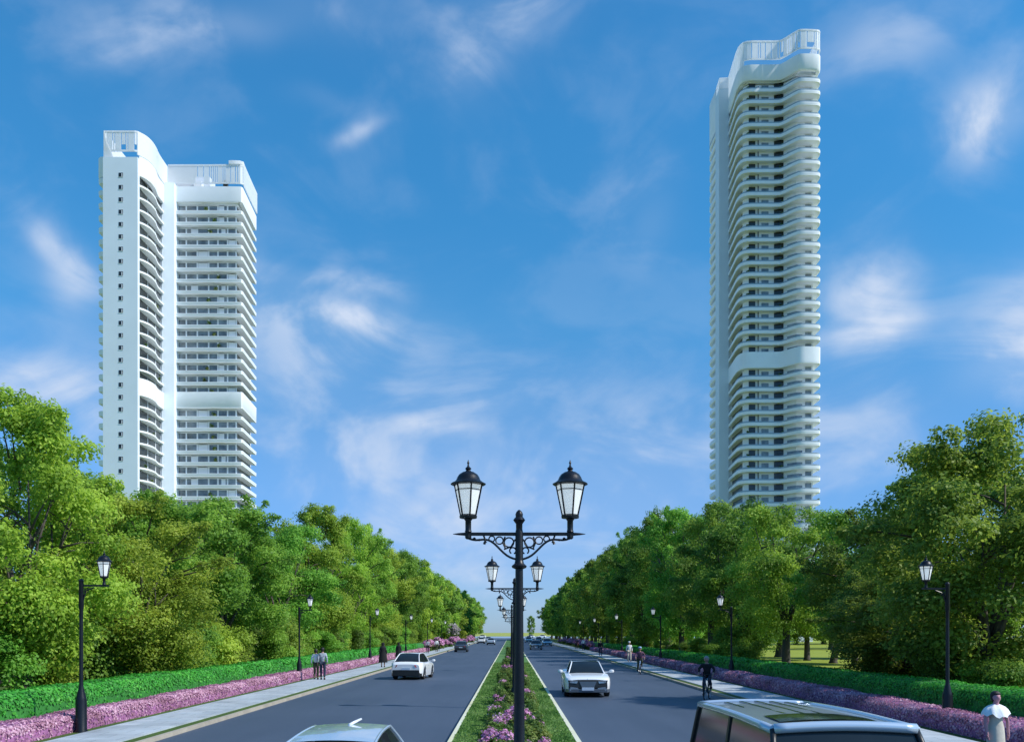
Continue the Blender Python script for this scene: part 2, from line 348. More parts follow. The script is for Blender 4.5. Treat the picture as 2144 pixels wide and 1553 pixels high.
for (x, y, rx, ry, st, ti) in BLOBS:
    u, v = (x - CX) / F, (HY - y) / F
    a0 = math.atan(u); e0 = math.atan2(v, sqrt(1 + u * u)); ca, sa = cos(radians(-ti)), sin(radians(-ti))
    k = 1 / sqrt(1 + u * u + v * v)
    dx = math_('SUBTRACT', azw, a0); dy = math_('SUBTRACT', elw, e0)
    px = math_('ADD', math_('MULTIPLY', dx, ca / (rx / F * k * 1.25)), math_('MULTIPLY', dy, sa / (rx / F * k * 1.25)))
    py = math_('ADD', math_('MULTIPLY', dx, -sa / (ry / F * k * 1.25)), math_('MULTIPLY', dy, ca / (ry / F * k * 1.25)))
    d2 = math_('MULTIPLY_ADD', px, px, math_('MULTIPLY', py, py))
    g = math_('MULTIPLY', math_('EXPONENT', math_('MULTIPLY', d2, -1.0)), st)
    tot = g if tot is None else math_('ADD', tot, g)
fac = math_('MULTIPLY', tot, math_('MULTIPLY_ADD', wispf, .80, .20))
bgw = math_('MULTIPLY', math_('POWER', wispf, 2.0), .09)           # thin veil everywhere
fac = math_('MINIMUM', math_('ADD', fac, bgw), 1.0)
cm = N.new('ShaderNodeMix'); cm.data_type = 'RGBA'; L.new(fac, cm.inputs['Factor']); L.new(tint.outputs['Result'], cm.inputs['A'])
cm.inputs['B'].default_value = (3.35, 3.95, 5.0, 1)
L.new(cm.outputs['Result'], bg.inputs[0])

# ------------------------------------------------------------------ ground and road
def sheet(name, x0, x1, y0, y1, z, mat, th=0.0):
    m = MB()
    if th: m.box(((x0 + x1) / 2, (y0 + y1) / 2, z - th / 2), (x1 - x0, y1 - y0, th))
    else: m.add([(x0, y0, z), (x1, y0, z), (x1, y1, z), (x0, y1, z)], [(0, 1, 2, 3)])
    return tag(m.build(name, mat), kind='structure')
REND = 440
sheet('ground', -3000, 3000, -200, 5000, -.02, M['meadow'])
sheet('field', -3000, 3000, 640, 4990, .02, M['field'])
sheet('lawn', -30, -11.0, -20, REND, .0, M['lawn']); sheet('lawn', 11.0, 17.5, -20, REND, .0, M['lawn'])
sheet('road', -8.8, 8.8, -20, REND, .004, M['asphalt'])
sheet('cross_road', -400, 400, REND, 620, .012, M['crossroad'])
for s in (-1, 1):
    x0, x1 = sorted((s * 8.8, s * 8.92)); sheet('kerb', x0, x1, -20, REND, .11, M['kerb'], .13)
    x0, x1 = sorted((s * 8.92, s * 9.24)); sheet('verge', x0, x1, -20, REND, .10, M['lawn'], .12)
    x0, x1 = sorted((s * 9.24, s * 11.0)); sheet('pavement', x0, x1, -20, REND, .13, M['paving'], .15)
    x0, x1 = sorted((s * 11.0, s * 11.45)); sheet('verge', x0, x1, -20, REND, .09, M['lawn'], .11)
# median: pale kerb ring and lawn
sheet('median_kerb', -1.50, -1.40, 0, 330, .13, M['kerbw'], .15); sheet('median_kerb', 1.54, 1.66, 0, 330, .13, M['kerbw'], .15)
sheet('median_lawn', -1.40, 1.54, 0, 330, .12, M['median'], .14)

# ------------------------------------------------------------------ leaf clouds
rng = np.random.default_rng(5)
def rand_dirs(n):
    v = rng.normal(size=(n, 3)); return v / np.linalg.norm(v, axis=1, keepdims=True)
def cards(P, Nn, size, asp=.62):
    """leaf quads (rhombus-like) at P with normals Nn"""
    n = len(P); t = np.cross(Nn, rand_dirs(n)); t /= (np.linalg.norm(t, axis=1, keepdims=True) + 1e-9); b = np.cross(Nn, t)
    s = size[:, None] * .5
    fold = Nn * (size[:, None] * .10)
    V = np.stack([P - t * s, P + b * s * asp + fold, P + t * s, P - b * s * asp + fold], 1).reshape(-1, 3)
    return V, np.arange(4 * n).reshape(n, 4)
def tree_proto(name, seed, leafmat_, H=12., R=5., base=2.0, npuff=55, nleaf=16000, lsize=(.20, .36), spread=.85, shape=1.0, wisps=6, trunk_r=.30, lean=0.0, tshift=0.0):
    """returns (trunk mesh, crown mesh) in local coordinates"""
    rg = np.random.default_rng(seed); rd = random.Random(seed)
    tb = MB()
    th = base + 1.2
    pts = [Vector((0, 0, -.15)), Vector((0, 0, .25)), Vector((lean * .4, 0, th * .5)), Vector((lean, rd.uniform(-.1, .1), th))]
    tb.tube(pts, [trunk_r * 1.7, trunk_r * 1.15, trunk_r, trunk_r * .85], 9)
    fork = pts[-1]; cen = []
    cz = (base + H) / 2; hz = (H - base) / 2
    nl = 8
    for i in range(nl):
        a = 2 * pi * i / nl + rd.uniform(-.3, .3); up = rd.uniform(.1, .95)
        rr = R * rd.uniform(.35, .6) * sqrt(max(.05, 1 - (up * 1.1 - .55) ** 2 * 1.2))
        e = Vector((rr * cos(a) + lean, rr * sin(a), base + (H - base) * (.25 + .62 * up)))
        mid = fork.lerp(e, .5) + Vector((rd.uniform(-.4, .4), rd.uniform(-.4, .4), .5))
        tb.tube([fork - Vector((0, 0, .3)), fork.lerp(mid, .5), mid, e], [trunk_r * .55, trunk_r * .32, trunk_r * .17, .025], 6)
        for j in range(3):
            q = mid.lerp(e, rd.uniform(0, .8)); d = Vector((rd.uniform(-1, 1), rd.uniform(-1, 1), rd.uniform(0, .9))).normalized() * rd.uniform(1., 2.0)
            tb.tube([q, q + d * .5 + Vector((0, 0, .1)), q + d], [trunk_r * .2, trunk_r * .12, .02], 5)
    # puffs
    C = []; Rd = []
    k = 0
    while len(C) < npuff and k < 5000:
        k += 1
        z = rg.uniform(-.95, 1.0); ph = rg.uniform(0, 2 * pi)
        env = sqrt(max(0, 1 - z ** 2.2)) if z > 0 else sqrt(1 - abs(z) ** 4) * (1 - .22 * abs(z))
        rr = R * spread * (1 - .12 * max(0, z) * shape) * env * rg.uniform(.05, 1.0) ** .42 * rg.uniform(.82, 1.08)
        p = np.array([rr * cos(ph) + lean, rr * sin(ph), cz + z * hz * rg.uniform(.84, .96)])
        r = rg.uniform(.13, .25) * R * (1.0 - .3 * max(0, z))
        C.append(p); Rd.append(r)
    for i in range(wisps):
        a = rg.uniform(0, 2 * pi); z = rg.uniform(-.1, .95)
        rr = R * sqrt(max(0, 1 - z * z)) * .98; p0 = Vector((rr * .55 * cos(a) + lean, rr * .55 * sin(a), cz + z * hz * .6)); p1 = Vector((rr * cos(a) + lean, rr * sin(a), cz + z * hz))
        tb.tube([p0, p0.lerp(p1, .5) + Vector((0, 0, .12)), p1 + (p1 - p0) * .12], [.05, .03, .012], 4)
        for f_, r_ in ((.55, .09), (.8, .08), (1.0, .07), (1.12, .05)):
            C.append(np.array(p0.lerp(p1, f_)) + rg.normal(size=3) * .12); Rd.append(rg.uniform(.8, 1.3) * r_ * R)
    C = np.array(C); Rd = np.array(Rd)
    wgt = Rd ** 2.1; wgt /= wgt.sum(); idx = rg.choice(len(C), nleaf, p=wgt)
    d = rg.normal(size=(nleaf, 3)); d /= np.linalg.norm(d, axis=1, keepdims=True)
    d[:, 2] = np.where((d[:, 2] < -.2) & (rg.random(nleaf) < .5), -d[:, 2], d[:, 2])
    rad = rg.uniform(.25, 1.12, nleaf) ** .6
    lump = 1 + .28 * np.sin(d[:, 0] * 5 + idx) * np.cos(d[:, 1] * 6 + idx * 2.1) + .15 * np.sin(d[:, 2] * 11 + idx)
    P = C[idx] + d * (Rd[idx] * rad * lump)[:, None] * np.array([1.12, 1.12, .86])
    P[:, 2] = np.maximum(P[:, 2], base * .6 + rg.random(nleaf) * .4)
    Nn = d * .9 + rand_dirs(nleaf) * .75 + np.array([0, 0, .35]); Nn /= np.linalg.norm(Nn, axis=1, keepdims=True)
    size = rg.uniform(lsize[0], lsize[1], nleaf)
    V, Q = cards(P, Nn, size)
    ptone = rg.uniform(.15, .75, len(C))
    tone = np.clip(ptone[idx] + rg.normal(size=nleaf) * .16, 0, 1)
    me = fast_mesh(name, V, Q, [leafmat_], tone=tone)
    o = tb.build('trunk', M['bark'], None, smooth=True); tm = o.data; bpy.data.objects.remove(o)
    return tm, me
PR = {
 'fa': tree_proto('crown_a', 1, G1, nleaf=64000, npuff=74, base=1.0, lsize=(.11, .22), wisps=10),
 'fb': tree_proto('crown_b', 2, G1, nleaf=54000, npuff=60, base=1.0, lsize=(.11, .22), spread=.9, wisps=12),
 'ma': tree_proto('crown_c', 3, G2, nleaf=54000, npuff=74, base=1.0, lsize=(.12, .23), wisps=8),
 'mb': tree_proto('crown_d', 4, G2, nleaf=40000, npuff=52, base=1.8, lsize=(.12, .24), spread=.92, shape=1.4, wisps=14),
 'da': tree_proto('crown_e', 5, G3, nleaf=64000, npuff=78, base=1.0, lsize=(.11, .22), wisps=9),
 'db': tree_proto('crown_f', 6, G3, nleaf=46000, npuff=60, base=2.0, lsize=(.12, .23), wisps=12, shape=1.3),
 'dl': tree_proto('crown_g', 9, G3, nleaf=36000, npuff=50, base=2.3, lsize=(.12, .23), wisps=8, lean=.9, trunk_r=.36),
 'lf': tree_proto('crown_h', 7, G2, nleaf=13000, npuff=56, base=.9, lsize=(.24, .44), wisps=4),
 'ld': tree_proto('crown_i', 8, G3, nleaf=13000, npuff=56, base=.9, lsize=(.24, .44), wisps=4),
 'lg': tree_proto('crown_j', 12, G1, nleaf=13000, npuff=56, base=.9, lsize=(.24, .44), wisps=4),
}
def place_tree(kind, x, y, H, R, label, group=None, name='roadside_tree', rz=None, zc=0.0):
    tm, cmesh = PR[kind]
    t = empty(name, (x, y, zc), random.uniform(0, 6.28) if rz is None else rz, label=label, cat='tree', group=group)
    t.scale = (R / 5, R / 5, H / 12)
    a = bpy.data.objects.new('trunk', tm); b = bpy.data.objects.new('crown', cmesh)
    for o in (a, b): COL.objects.link(o); o.parent = t
    return t
def interp(tab, x):
    if x <= tab[0][0]: return tab[0][1]
    for (a, b), (c, d) in zip(tab, tab[1:]):
        if x <= c: return b + (d - b) * (x - a) / (c - a)
    return tab[-1][1]
SKYL = [(-400, 900), (0, 880), (60, 840), (100, 830), (150, 930), (200, 985), (260, 1030), (330, 1020), (400, 1022), (520, 1040), (560, 1065), (600, 1080), (690, 1062), (740, 1085), (800, 1130), (860, 1160), (910, 1200), (960, 1235), (985, 1250), (1010, 1290), (1020, 1312)]
SKYR = [(1120, 1310), (1132, 1275), (1160, 1225), (1190, 1203), (1260, 1150), (1330, 1110), (1400, 1055), (1500, 1055), (1600, 1045), (1700, 1050), (1790, 1055), (1850, 1060), (1890, 960), (1940, 870), (2000, 858), (2144, 862), (2500, 870)]
def add_tree(kind, X, Y, R, look, tab, k, side, row, cap=99, dz=0, group=None, name='roadside_tree'):
    sx = CX + X * F / Y
    H = min(cap, CAMH + (HY - interp(tab, sx) + dz) * Y / F)
    ns = {'s': 'short-tower side', 't': 'tall-tower side'}[side]
    if row == 'far': lab = f'small distant tree at the vanishing end of the {ns} row'; group = f'distant trees, {ns}'
    else:
        lab = f'{look}, {ordn(k)} in the {ns} {row} row'
        group = group or f'trees lining the {ns}'
    return place_tree(kind, X, Y, H, R, lab, group, name)
# front rows, near trees placed by hand: kind, X, Y, R, look, extra height px
LEFTN = [('fa', -17.3, 34, 4.3, 'tall bright yellow-green tree', 10), ('fb', -16.2, 41, 4.0, 'low yellow-green tree spreading behind the street lamp', -10), ('ma', -18.6, 50, 5.0, 'full mid-green round tree', 0),
         ('ma', -19.0, 62, 5.2, 'broad green tree under the wide wing', 0), ('mb', -18.0, 74, 4.8, 'green tree with sparse tips', -14), ('fa', -18.2, 88, 5.2, 'yellow-green spreading tree', 8),
         ('fb', -17.3, 102, 4.6, 'pale green loose tree', 0), ('ma', -18.5, 116, 5.0, 'mid-green tree', 0)]
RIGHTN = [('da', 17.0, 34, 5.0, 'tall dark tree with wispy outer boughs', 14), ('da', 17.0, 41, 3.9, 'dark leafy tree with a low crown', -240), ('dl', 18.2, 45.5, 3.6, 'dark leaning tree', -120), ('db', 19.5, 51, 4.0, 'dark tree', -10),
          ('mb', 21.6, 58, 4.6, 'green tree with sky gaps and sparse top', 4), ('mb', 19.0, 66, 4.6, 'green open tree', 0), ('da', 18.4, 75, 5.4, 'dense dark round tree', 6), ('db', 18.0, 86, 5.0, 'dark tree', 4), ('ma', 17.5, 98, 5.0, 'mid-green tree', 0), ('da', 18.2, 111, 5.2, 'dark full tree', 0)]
k = 0
for kd, X, Y, R, look, dz in LEFTN:
    k += 1; add_tree(kd, X, Y, R, look, SKYL, k, 's', 'front', dz=dz)
Y = 129
seq = 0
while Y < 460:
    k += 1; seq += 1
    kd = ['lg', 'lf', 'lf', 'lg', 'ld'][seq % 5] if Y > 160 else ['ma', 'fb', 'mb'][seq % 3]
    look = {'lg': 'yellow-green tree', 'lf': 'mid-green tree', 'ld': 'dark green tree', 'ma': 'mid-green tree', 'fb': 'yellow-green tree', 'mb': 'green open tree'}[kd]
    R = random.uniform(4.6, 5.8) + (Y - 130) * .004
    add_tree(kd, -18 + random.uniform(-.8, .8), Y, R, look, SKYL, k, 's', 'front' if Y < 240 else 'far', cap=17.5, dz=random.uniform(-4, 4))
    Y += random.uniform(10.5, 13)
k = 0
for kd, X, Y, R, look, dz in RIGHTN:
    k += 1; add_tree(kd, X, Y, R, look, SKYR, k, 't', 'front', dz=dz)
Y = 123
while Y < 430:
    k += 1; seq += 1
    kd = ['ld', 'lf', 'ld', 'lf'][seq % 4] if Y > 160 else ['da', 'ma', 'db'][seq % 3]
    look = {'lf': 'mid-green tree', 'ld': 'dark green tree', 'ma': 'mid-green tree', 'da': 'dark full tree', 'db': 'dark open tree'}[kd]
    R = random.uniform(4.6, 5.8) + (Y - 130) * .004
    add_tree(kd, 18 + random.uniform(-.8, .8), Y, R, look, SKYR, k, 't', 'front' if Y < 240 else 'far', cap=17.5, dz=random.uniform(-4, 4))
    Y += random.uniform(10.5, 13)
# back rows
k = 0; Y = 38
while Y < 230:
    k += 1; kd = ['ma', 'da', 'mb', 'fa', 'da'][k % 5] if Y < 110 else ['lf', 'ld'][k % 2]
    add_tree(kd, -26.5 + random.uniform(-1.5, 1.5), Y, random.uniform(4.8, 5.8), 'shaded tree', SKYL, k, 's', 'back', cap=13.5, dz=-30, name='woodland_tree')
    Y += random.uniform(8.5, 11) * (1 if Y < 110 else 1.4)
k = 0; Y = 36
while Y < 230:
    X = 27 + random.uniform(-1.5, 1.5); sx = CX + X * F / Y
    if not (1560 < sx < 1890 and Y < 118):
        k += 1; kd = ['da', 'db', 'da', 'ma'][k % 4] if Y < 110 else ['ld', 'lf'][k % 2]
        add_tree(kd, X, Y, random.uniform(4.8, 5.8), 'shaded tree', SKYR, k, 't', 'back', cap=13.5, dz=-30, name='woodland_tree')
    Y += random.uniform(8.5, 11) * (1 if Y < 110 else 1.4)
# park trees on the meadow seen under the crowns
for i, (sx, Y, H, R, lk) in enumerate([(1690, 92, 9.5, 4.4, 'dark park tree on the sunny meadow'), (1745, 84, 9, 4.0, 'park tree beside the thick trunk on the meadow'), (1790, 80, 9, 4.2, 'park tree in the middle of the meadow gap'),
                                       (1630, 105, 10, 4.8, 'park tree at the meadow edge near the dense wood'), (1830, 98, 10.5, 5, 'park tree behind the leaning trunk'), (1740, 150, 12, 6, 'distant park tree across the meadow'), (1850, 160, 12, 6.5, 'distant park tree behind the leaning one'), (1640, 165, 12, 6.5, 'distant park tree closing the meadow')]):
    place_tree(['db', 'dl', 'db', 'dl', 'da', 'ld', 'ld', 'ld'][i], (sx - CX) * Y / F, Y, H, R, lk, 'trees in the park', 'park_tree')
for i in range(14):
    Yb = 62 + i * 13; place_tree(['lf', 'ld', 'lg'][i % 3], -(38 + (i * 7) % 13), Yb, 9.5 + (i * 5) % 3, 6.2, f'woodland tree deep behind the short-tower side rows, {ordn(i + 1)} from the camera', 'deep woodland trees', 'woodland_tree')
for i in range(15):
    Yb = 190 + (i * 9) % 40; place_tree(['ld', 'lf'][i % 2], 44 + i * 9, Yb, 11 + (i * 5) % 3, 7.5, f'distant wood-edge tree behind the meadow, {ordn(i + 1)} from the road', 'wood edge behind the meadow', 'woodland_tree')
# understory saplings and shrubs filling under the crowns
def shrub_proto(name, seed, mats, n, R=.6, H=.9, ls=(.05, .11), frac=0.0, stems=True):
    rg = np.random.default_rng(seed)
    npf = 9; C = rg.uniform(-.55, .55, (npf, 3)) * np.array([R, R, 0]) + np.array([0, 0, 1]) * rg.uniform(.35, .8, (npf, 1)) * H
    Rd = rg.uniform(.25, .45, npf) * R
    idx = rg.integers(0, npf, n); d = rg.normal(size=(n, 3)); d /= np.linalg.norm(d, axis=1, keepdims=True); d[:, 2] = np.abs(d[:, 2]) * .9 + d[:, 2] * .1
    P = C[idx] + d * (Rd[idx] * rg.uniform(.5, 1.15, n))[:, None]; low = rg.random(n) < .35; P[low, 2] *= rg.uniform(.1, .9, low.sum()); P[:, 2] = np.maximum(P[:, 2], .02)
    Nn = d + rand_dirs(n) * .7 + np.array([0, 0, .3]); Nn /= np.linalg.norm(Nn, axis=1, keepdims=True)
    V, Q = cards(P, Nn, rg.uniform(ls[0], ls[1], n), .75)
    pt = rg.uniform(.1, .8, npf); tone = np.clip(pt[idx] + rg.normal(size=n) * .15, 0, 1)
    flo = ((P[:, 2] > H * .42) & (rg.random(n) < frac)) if frac else np.zeros(n, bool)
    a = fast_mesh(name + '_leaves', V[np.repeat(~flo, 4)], np.arange(4 * (~flo).sum()).reshape(-1, 4), [mats[0]], tone=tone[~flo])
    b = None
    if frac: b = fast_mesh(name + '_blossom', V[np.repeat(flo, 4)], np.arange(4 * flo.sum()).reshape(-1, 4), [mats[1]], tone=tone[flo])
    return a, b
def place_shrub(pr, x, y, z, s, label, cat='shrub', group=None, name='shrub', sz=None, rz=None):
    t = empty(name, (x, y, z), random.uniform(0, 6.28) if rz is None else rz, label=label, cat=cat, group=group); t.scale = (s, s, sz or s)
    for nm, me in zip(('foliage', 'blossom'), pr):
        if me is None: continue
        o = bpy.data.objects.new(nm, me); COL.objects.link(o); o.parent = t
    return t
SP = [shrub_proto('wild_shrub', 31, [G2], 12000, R=2.0, H=3.2, ls=(.08, .17)), shrub_proto('wild_shrub', 32, [G3], 12000, R=2.0, H=3.2, ls=(.08, .17)), shrub_proto('wild_shrub', 33, [G1], 11000, R=2.0, H=3.0, ls=(.08, .17))]
i = 0; Y = 24
while Y < 190:
    i += 1; place_shrub(SP[[1, 0, 1, 0, 2][i % 5]], -16.2 - random.uniform(0, 1.8), Y, 0, random.uniform(.8, 1.25), f'wild bush under the trees behind the bright hedge, {ordn(i)} from the camera', group='wild bushes behind the bright hedge'); Y += random.uniform(3.4, 4.6)
i = 0
for sx, Y in [(2125, 31), (2070, 33), (2010, 36), (1960, 39), (1910, 42), (1880, 44), (1570, 68), (1545, 73), (1520, 78), (1490, 84), (1470, 88), (1450, 92), (1410, 100), (1380, 112), (1350, 124), (1335, 132), (1320, 140), (1305, 150), (1290, 162), (1275, 175)]:
    i += 1; place_shrub(SP[[1, 1, 0][i % 3]], (sx - CX) * Y / F, Y, 0, random.uniform(.55, .8), f'wild bush under the shaded trees on the tall-tower side, {ordn(i)} from the camera', group='wild bushes on the tall-tower side')

# ------------------------------------------------------------------ hedges
def hedge(name, xs, x_in, x_out, h, y0, y1, body, leaf, label, cat, dens, ls, near=75, seed=0, step=.35):
    t = empty(name, (0, 0, 0), label=label, cat=cat)
    xc = (x_in + x_out) / 2; hw = abs(x_out - x_in) / 2; n = int((y1 - y0) / step); K = 11; secs = []
    V = []
    for i in range(n + 1):
        y = y0 + (y1 - y0) * i / n
        end = min(1, (i + .3) / 2, (n - i + .3) / 2)
        for j in range(K):
            a = pi * j / (K - 1); ex = .38
            cx_ = abs(cos(a)) ** ex * (1 if cos(a) > 0 else -1); cz = abs(sin(a)) ** ex
            nn = noise.noise(Vector((cx_ * 1.2, y * .9, cz * 1.5 + seed))) * .07 + noise.noise(Vector((cx_ * 4, y * 3.2, cz * 4 + seed))) * .035
            V.append((xc + cx_ * (hw + nn) * (.9 + .1 * end), y, .02 + cz * (h + nn) * (.55 + .45 * end)))
    m = MB(); m.v = V
    for i in range(n):
        for j in range(K - 1):
            m.f.append((i * K + j, i * K + j + 1, (i + 1) * K + j + 1, (i + 1) * K + j)); m.m.append(0)
    m.f += [tuple(range(K)), tuple(n * K + j for j in range(K - 1, -1, -1))]; m.m += [0, 0]
    b = m.build('body', body, t, smooth=True)
    # leaves on the surface
    A = np.array(V).reshape(n + 1, K, 3); P = []; S = []
    for (a0, a1, dd, sc) in ((y0, 45, dens, 1.0), (45, near, dens * .45, 1.5), (near, 130, dens * .16, 2.4)):
        if a1 > y1: a1 = y1
        if a1 <= a0: continue
        cnt = int((a1 - a0) * (2 * h + 2 * hw) * dd)
        yy = rng.uniform(a0, a1 - .02, cnt); jj = rng.uniform(0, K - 1.001, cnt); fi = (yy - y0) / (y1 - y0) * n
        i0 = np.clip(fi.astype(int), 0, n - 1); j0 = jj.astype(int); u = (fi - i0)[:, None]; v = (jj - j0)[:, None]
        p = A[i0, j0] * (1 - u) * (1 - v) + A[i0 + 1, j0] * u * (1 - v) + A[i0, j0 + 1] * (1 - u) * v + A[i0 + 1, j0 + 1] * u * v
        P.append(p); S.append(np.full(cnt, sc))
    P = np.concatenate(P); S = np.concatenate(S)
    d = P - np.stack([np.full(len(P), xc), P[:, 1], np.full(len(P), h * .45)], 1); d /= np.linalg.norm(d, axis=1, keepdims=True)
    Nn = d + rand_dirs(len(P)) * .65; Nn /= np.linalg.norm(Nn, axis=1, keepdims=True)
    P = P + d * rng.uniform(-.01, .05, len(P))[:, None]
    Vv, Q = cards(P, Nn, rng.uniform(ls[0], ls[1], len(P)) * S, .8)
    big = .5 + .35 * np.sin(P[:, 1] * 1.7 + P[:, 2] * 3) * np.sin(P[:, 1] * .61 + 1)
    me = fast_mesh('leaves', Vv, Q, [leaf], tone=np.clip(big + rng.normal(size=len(P)) * .2, 0, 1))
    o = bpy.data.objects.new('leaves', me); COL.objects.link(o); o.parent = t
    return t
HB = pmat('hedge_green_body', (.014, .115, .016), .9, scale=5, col2=(.035, .22, .03), bump=.8, bscale=14)
PBm = pmat('hedge_pink_body', (.16, .055, .13), .9, scale=5, col2=(.40, .16, .35), bump=.9, bscale=18)
hedge('clipped_hedge', -1, -12.65, -14.3, 1.08, 12, 150, HB, GH, 'bright green clipped hedge beneath the short tower trees', 'hedge', 190, (.05, .11), seed=1)
hedge('clipped_hedge', 1, 12.7, 14.5, 1.10, 12, 158, HB, GH, 'dark green clipped hedge beneath the tall tower trees', 'hedge', 190, (.05, .11), seed=2)
hedge('flowering_hedge', -1, -11.45, -12.45, .50, 12, 135, PBm, PB, 'pink flowering hedge along the sunlit pale pavement', 'hedge', 420, (.045, .085), seed=3)
hedge('flowering_hedge', 1, 11.45, 12.6, .55, 12, 140, PBm, PB, 'pink flowering hedge along the shaded pavement', 'hedge', 420, (.045, .085), seed=4)

# ------------------------------------------------------------------ median planting
SH_G = [shrub_proto('median_shrub', 41 + i, [GS], 1500, R=.62, H=.85, ls=(.05, .12)) for i in range(3)]
SH_P = [shrub_proto('median_flower', 51 + i, [GS, PK], 1500, R=.55, H=.75, ls=(.05, .10), frac=.85) for i in range(3)]
side_w = {-1: 'short-tower side', 1: 'tall-tower side'}
pink = [(12.6, -.32), (13.2, .48), (15.4, -.62), (16.5, .62), (17.8, .30), (19.2, -.50), (23.5, -.35), (24.0, .52), (25.2, .15), (27.5, -.62), (32, -.45), (34.5, .5), (43, -.4), (47, .4), (58, -.3), (66, .35), (80, -.2), (95, .3)]
for i, (y, x) in enumerate(pink):
    place_shrub(SH_P[i % 3], x * .80 + .10, y, .12, random.uniform(.60, .84), f'pink flowering shrub in the median bed, {ordn(i + 1)} from the camera', group='pink shrubs in the median bed', name='flowering_shrub')
y = 10.5; i = 0
while y < 140:
    for x in ((-.34, .12, .54) if y < 60 else (-.25, .40)):
        if min([9] + [abs(y - a) + abs(x - b * .75) for a, b in pink]) < .42: continue
        i += 1
        place_shrub(SH_G[i % 3], x + random.uniform(-.10, .10), y + random.uniform(-.3, .3), .11, random.uniform(.48, .74),
                    'leafy green shrub filling the median bed around the lamp posts', group='green shrubs in the median bed', name='bedding_shrub')
    y += .85 if y < 35 else (1.7 if y < 70 else 3.5)
nb = 70000; gx = rng.uniform(-1.38, 1.52, nb); gy = 10 + (rng.random(nb) ** 1.8) * 70
GP = np.stack([gx, gy, np.full(nb, .145)], 1); GN = rand_dirs(nb) * np.array([1, 1, .25]); GN /= np.linalg.norm(GN, axis=1, keepdims=True)
gV, gQ = cards(GP, GN, rng.uniform(.04, .085, nb) * (1 + gy / 60), .35)
GB = leafmat('blade_grass', [(.06, .15, .03), (.11, .24, .05), (.17, .31, .08), (.24, .36, .12)], objvar=0, hue=0)
go = bpy.data.objects.new('grass', fast_mesh('grass', gV, gQ, [GB], tone=np.clip(.5 + .35 * np.sin(gy * 1.3) * np.sin(gx * 4 + gy * .4) + rng.normal(size=nb) * .18, 0, 1))); COL.objects.link(go)
tag(go, 'short mown grass edging the median flower bed', 'grass', kind='stuff')
# garden planting where the hedges end
SHB = shrub_proto('pink_bush', 61, [GS, PK], 2600, R=1.3, H=1.4, ls=(.12, .26), frac=.8)
SHL = shrub_proto('lime_bush', 62, [GL], 2600, R=1.5, H=2.2, ls=(.14, .28))
SHW = shrub_proto('blossom_tree', 63, [GS, PW], 3000, R=1.6, H=4.2, ls=(.16, .30), frac=.9)
i = 0
for Y, X in [(140, -12.2), (146, -12.8), (152, -12.0), (160, -12.6), (168, -11.6), (178, -12.4), (190, -11.4), (204, -11.8), (222, -11), (240, -10.5), (262, -11)]:
    i += 1; place_shrub(SHB, X, Y, 0, random.uniform(.8, 1.3), f'pink flowering bush past the end of the bright hedge, {ordn(i)} along', group='pink bushes past the bright hedge', name='flowering_bush')
i = 0
for Y, X in [(146, 12.4), (152, 12.0), (160, 12.6), (170, 12.2), (182, 12.6), (200, 12.4), (222, 12.2)]:
    i += 1; place_shrub(SHB, X, Y, 0, random.uniform(.8, 1.2), f'pink flowering bush past the end of the shaded hedge, {ordn(i)} along', group='pink bushes past the shaded hedge', name='flowering_bush')
place_shrub(SHL, -15.0, 225, 0, 1.25, 'lime green bush beside the small blossom tree', name='lime_bush'); place_shrub(SHL, -13.6, 262, 0, 1.4, 'lime green bush behind the blossom tree towards the road end', name='lime_bush')
place_shrub(SHW, -13.2, 215, 0, 1.2, 'small pale pink blossom tree at the far roadside', cat='tree', name='blossom_tree', sz=1.3)
place_shrub(SHL, -15.5, 170, 0, 1.1, 'low olive-green bush behind the pink bushes', name='lime_bush', sz=.8)
place_tree('ld', 9.8, 470, 11, 2.6, 'lone slim dark tree at the end of the road', None, 'slim_tree')

# ------------------------------------------------------------------ towers
def chaikin(p, it=2):
    for _ in range(it):
        q = [p[0]]
        for a, b in zip(p, p[1:]):
            q.append((a[0] * .75 + b[0] * .25, a[1] * .75 + b[1] * .25)); q.append((a[0] * .25 + b[0] * .75, a[1] * .25 + b[1] * .75))
        q.append(p[-1]); p = q
    return p
def offs(path, d):
    """shift an open path to its left by d"""
    out = []; n = len(path)
    for i, p in enumerate(path):
        a = path[max(i - 1, 0)]; b = path[min(i + 1, n - 1)]
        dx, dy = b[0] - a[0], b[1] - a[1]; l = sqrt(dx * dx + dy * dy) or 1
        out.append((p[0] - dy / l * d, p[1] + dx / l * d))
    return out
def path_wall(m, path, prof, mi=0):
    """sweep closed profile [(inward offset, z)] along an open path"""
    offp = {}
    secs = []
    for i in range(len(path)):
        sec = []
        for (d, z) in prof:
            if d not in offp: offp[d] = offs(path, d)
            x, y = offp[d][i]; sec.append((x, y, z))
        secs.append(sec)
    m.loft(secs, mi=mi)
def balcony(path, z, parent, closing, ph=1.15, th=.32, lip=.28, inward=1):
    m = MB(); s = inward
    m.prism([offs(path, s * .05)[i] for i in range(len(path))] + closing, z, z + th)
    path_wall(m, path, [(s * lip, z - .03), (s * .02, z + .30), (0, z + th + ph), (s * .16, z + th + ph), (s * (lip + .14), z - .03)])
    return m.build('balcony', M['balcony'], parent, smooth='auto')
def densify(path, step):
    out = [path[0]]
    for a, b in zip(path, path[1:]):
        l = math.dist(a, b); k = max(1, int(l / step))
        for i in range(1, k + 1): out.append((a[0] + (b[0] - a[0]) * i / k, a[1] + (b[1] - a[1]) * i / k))
    return out
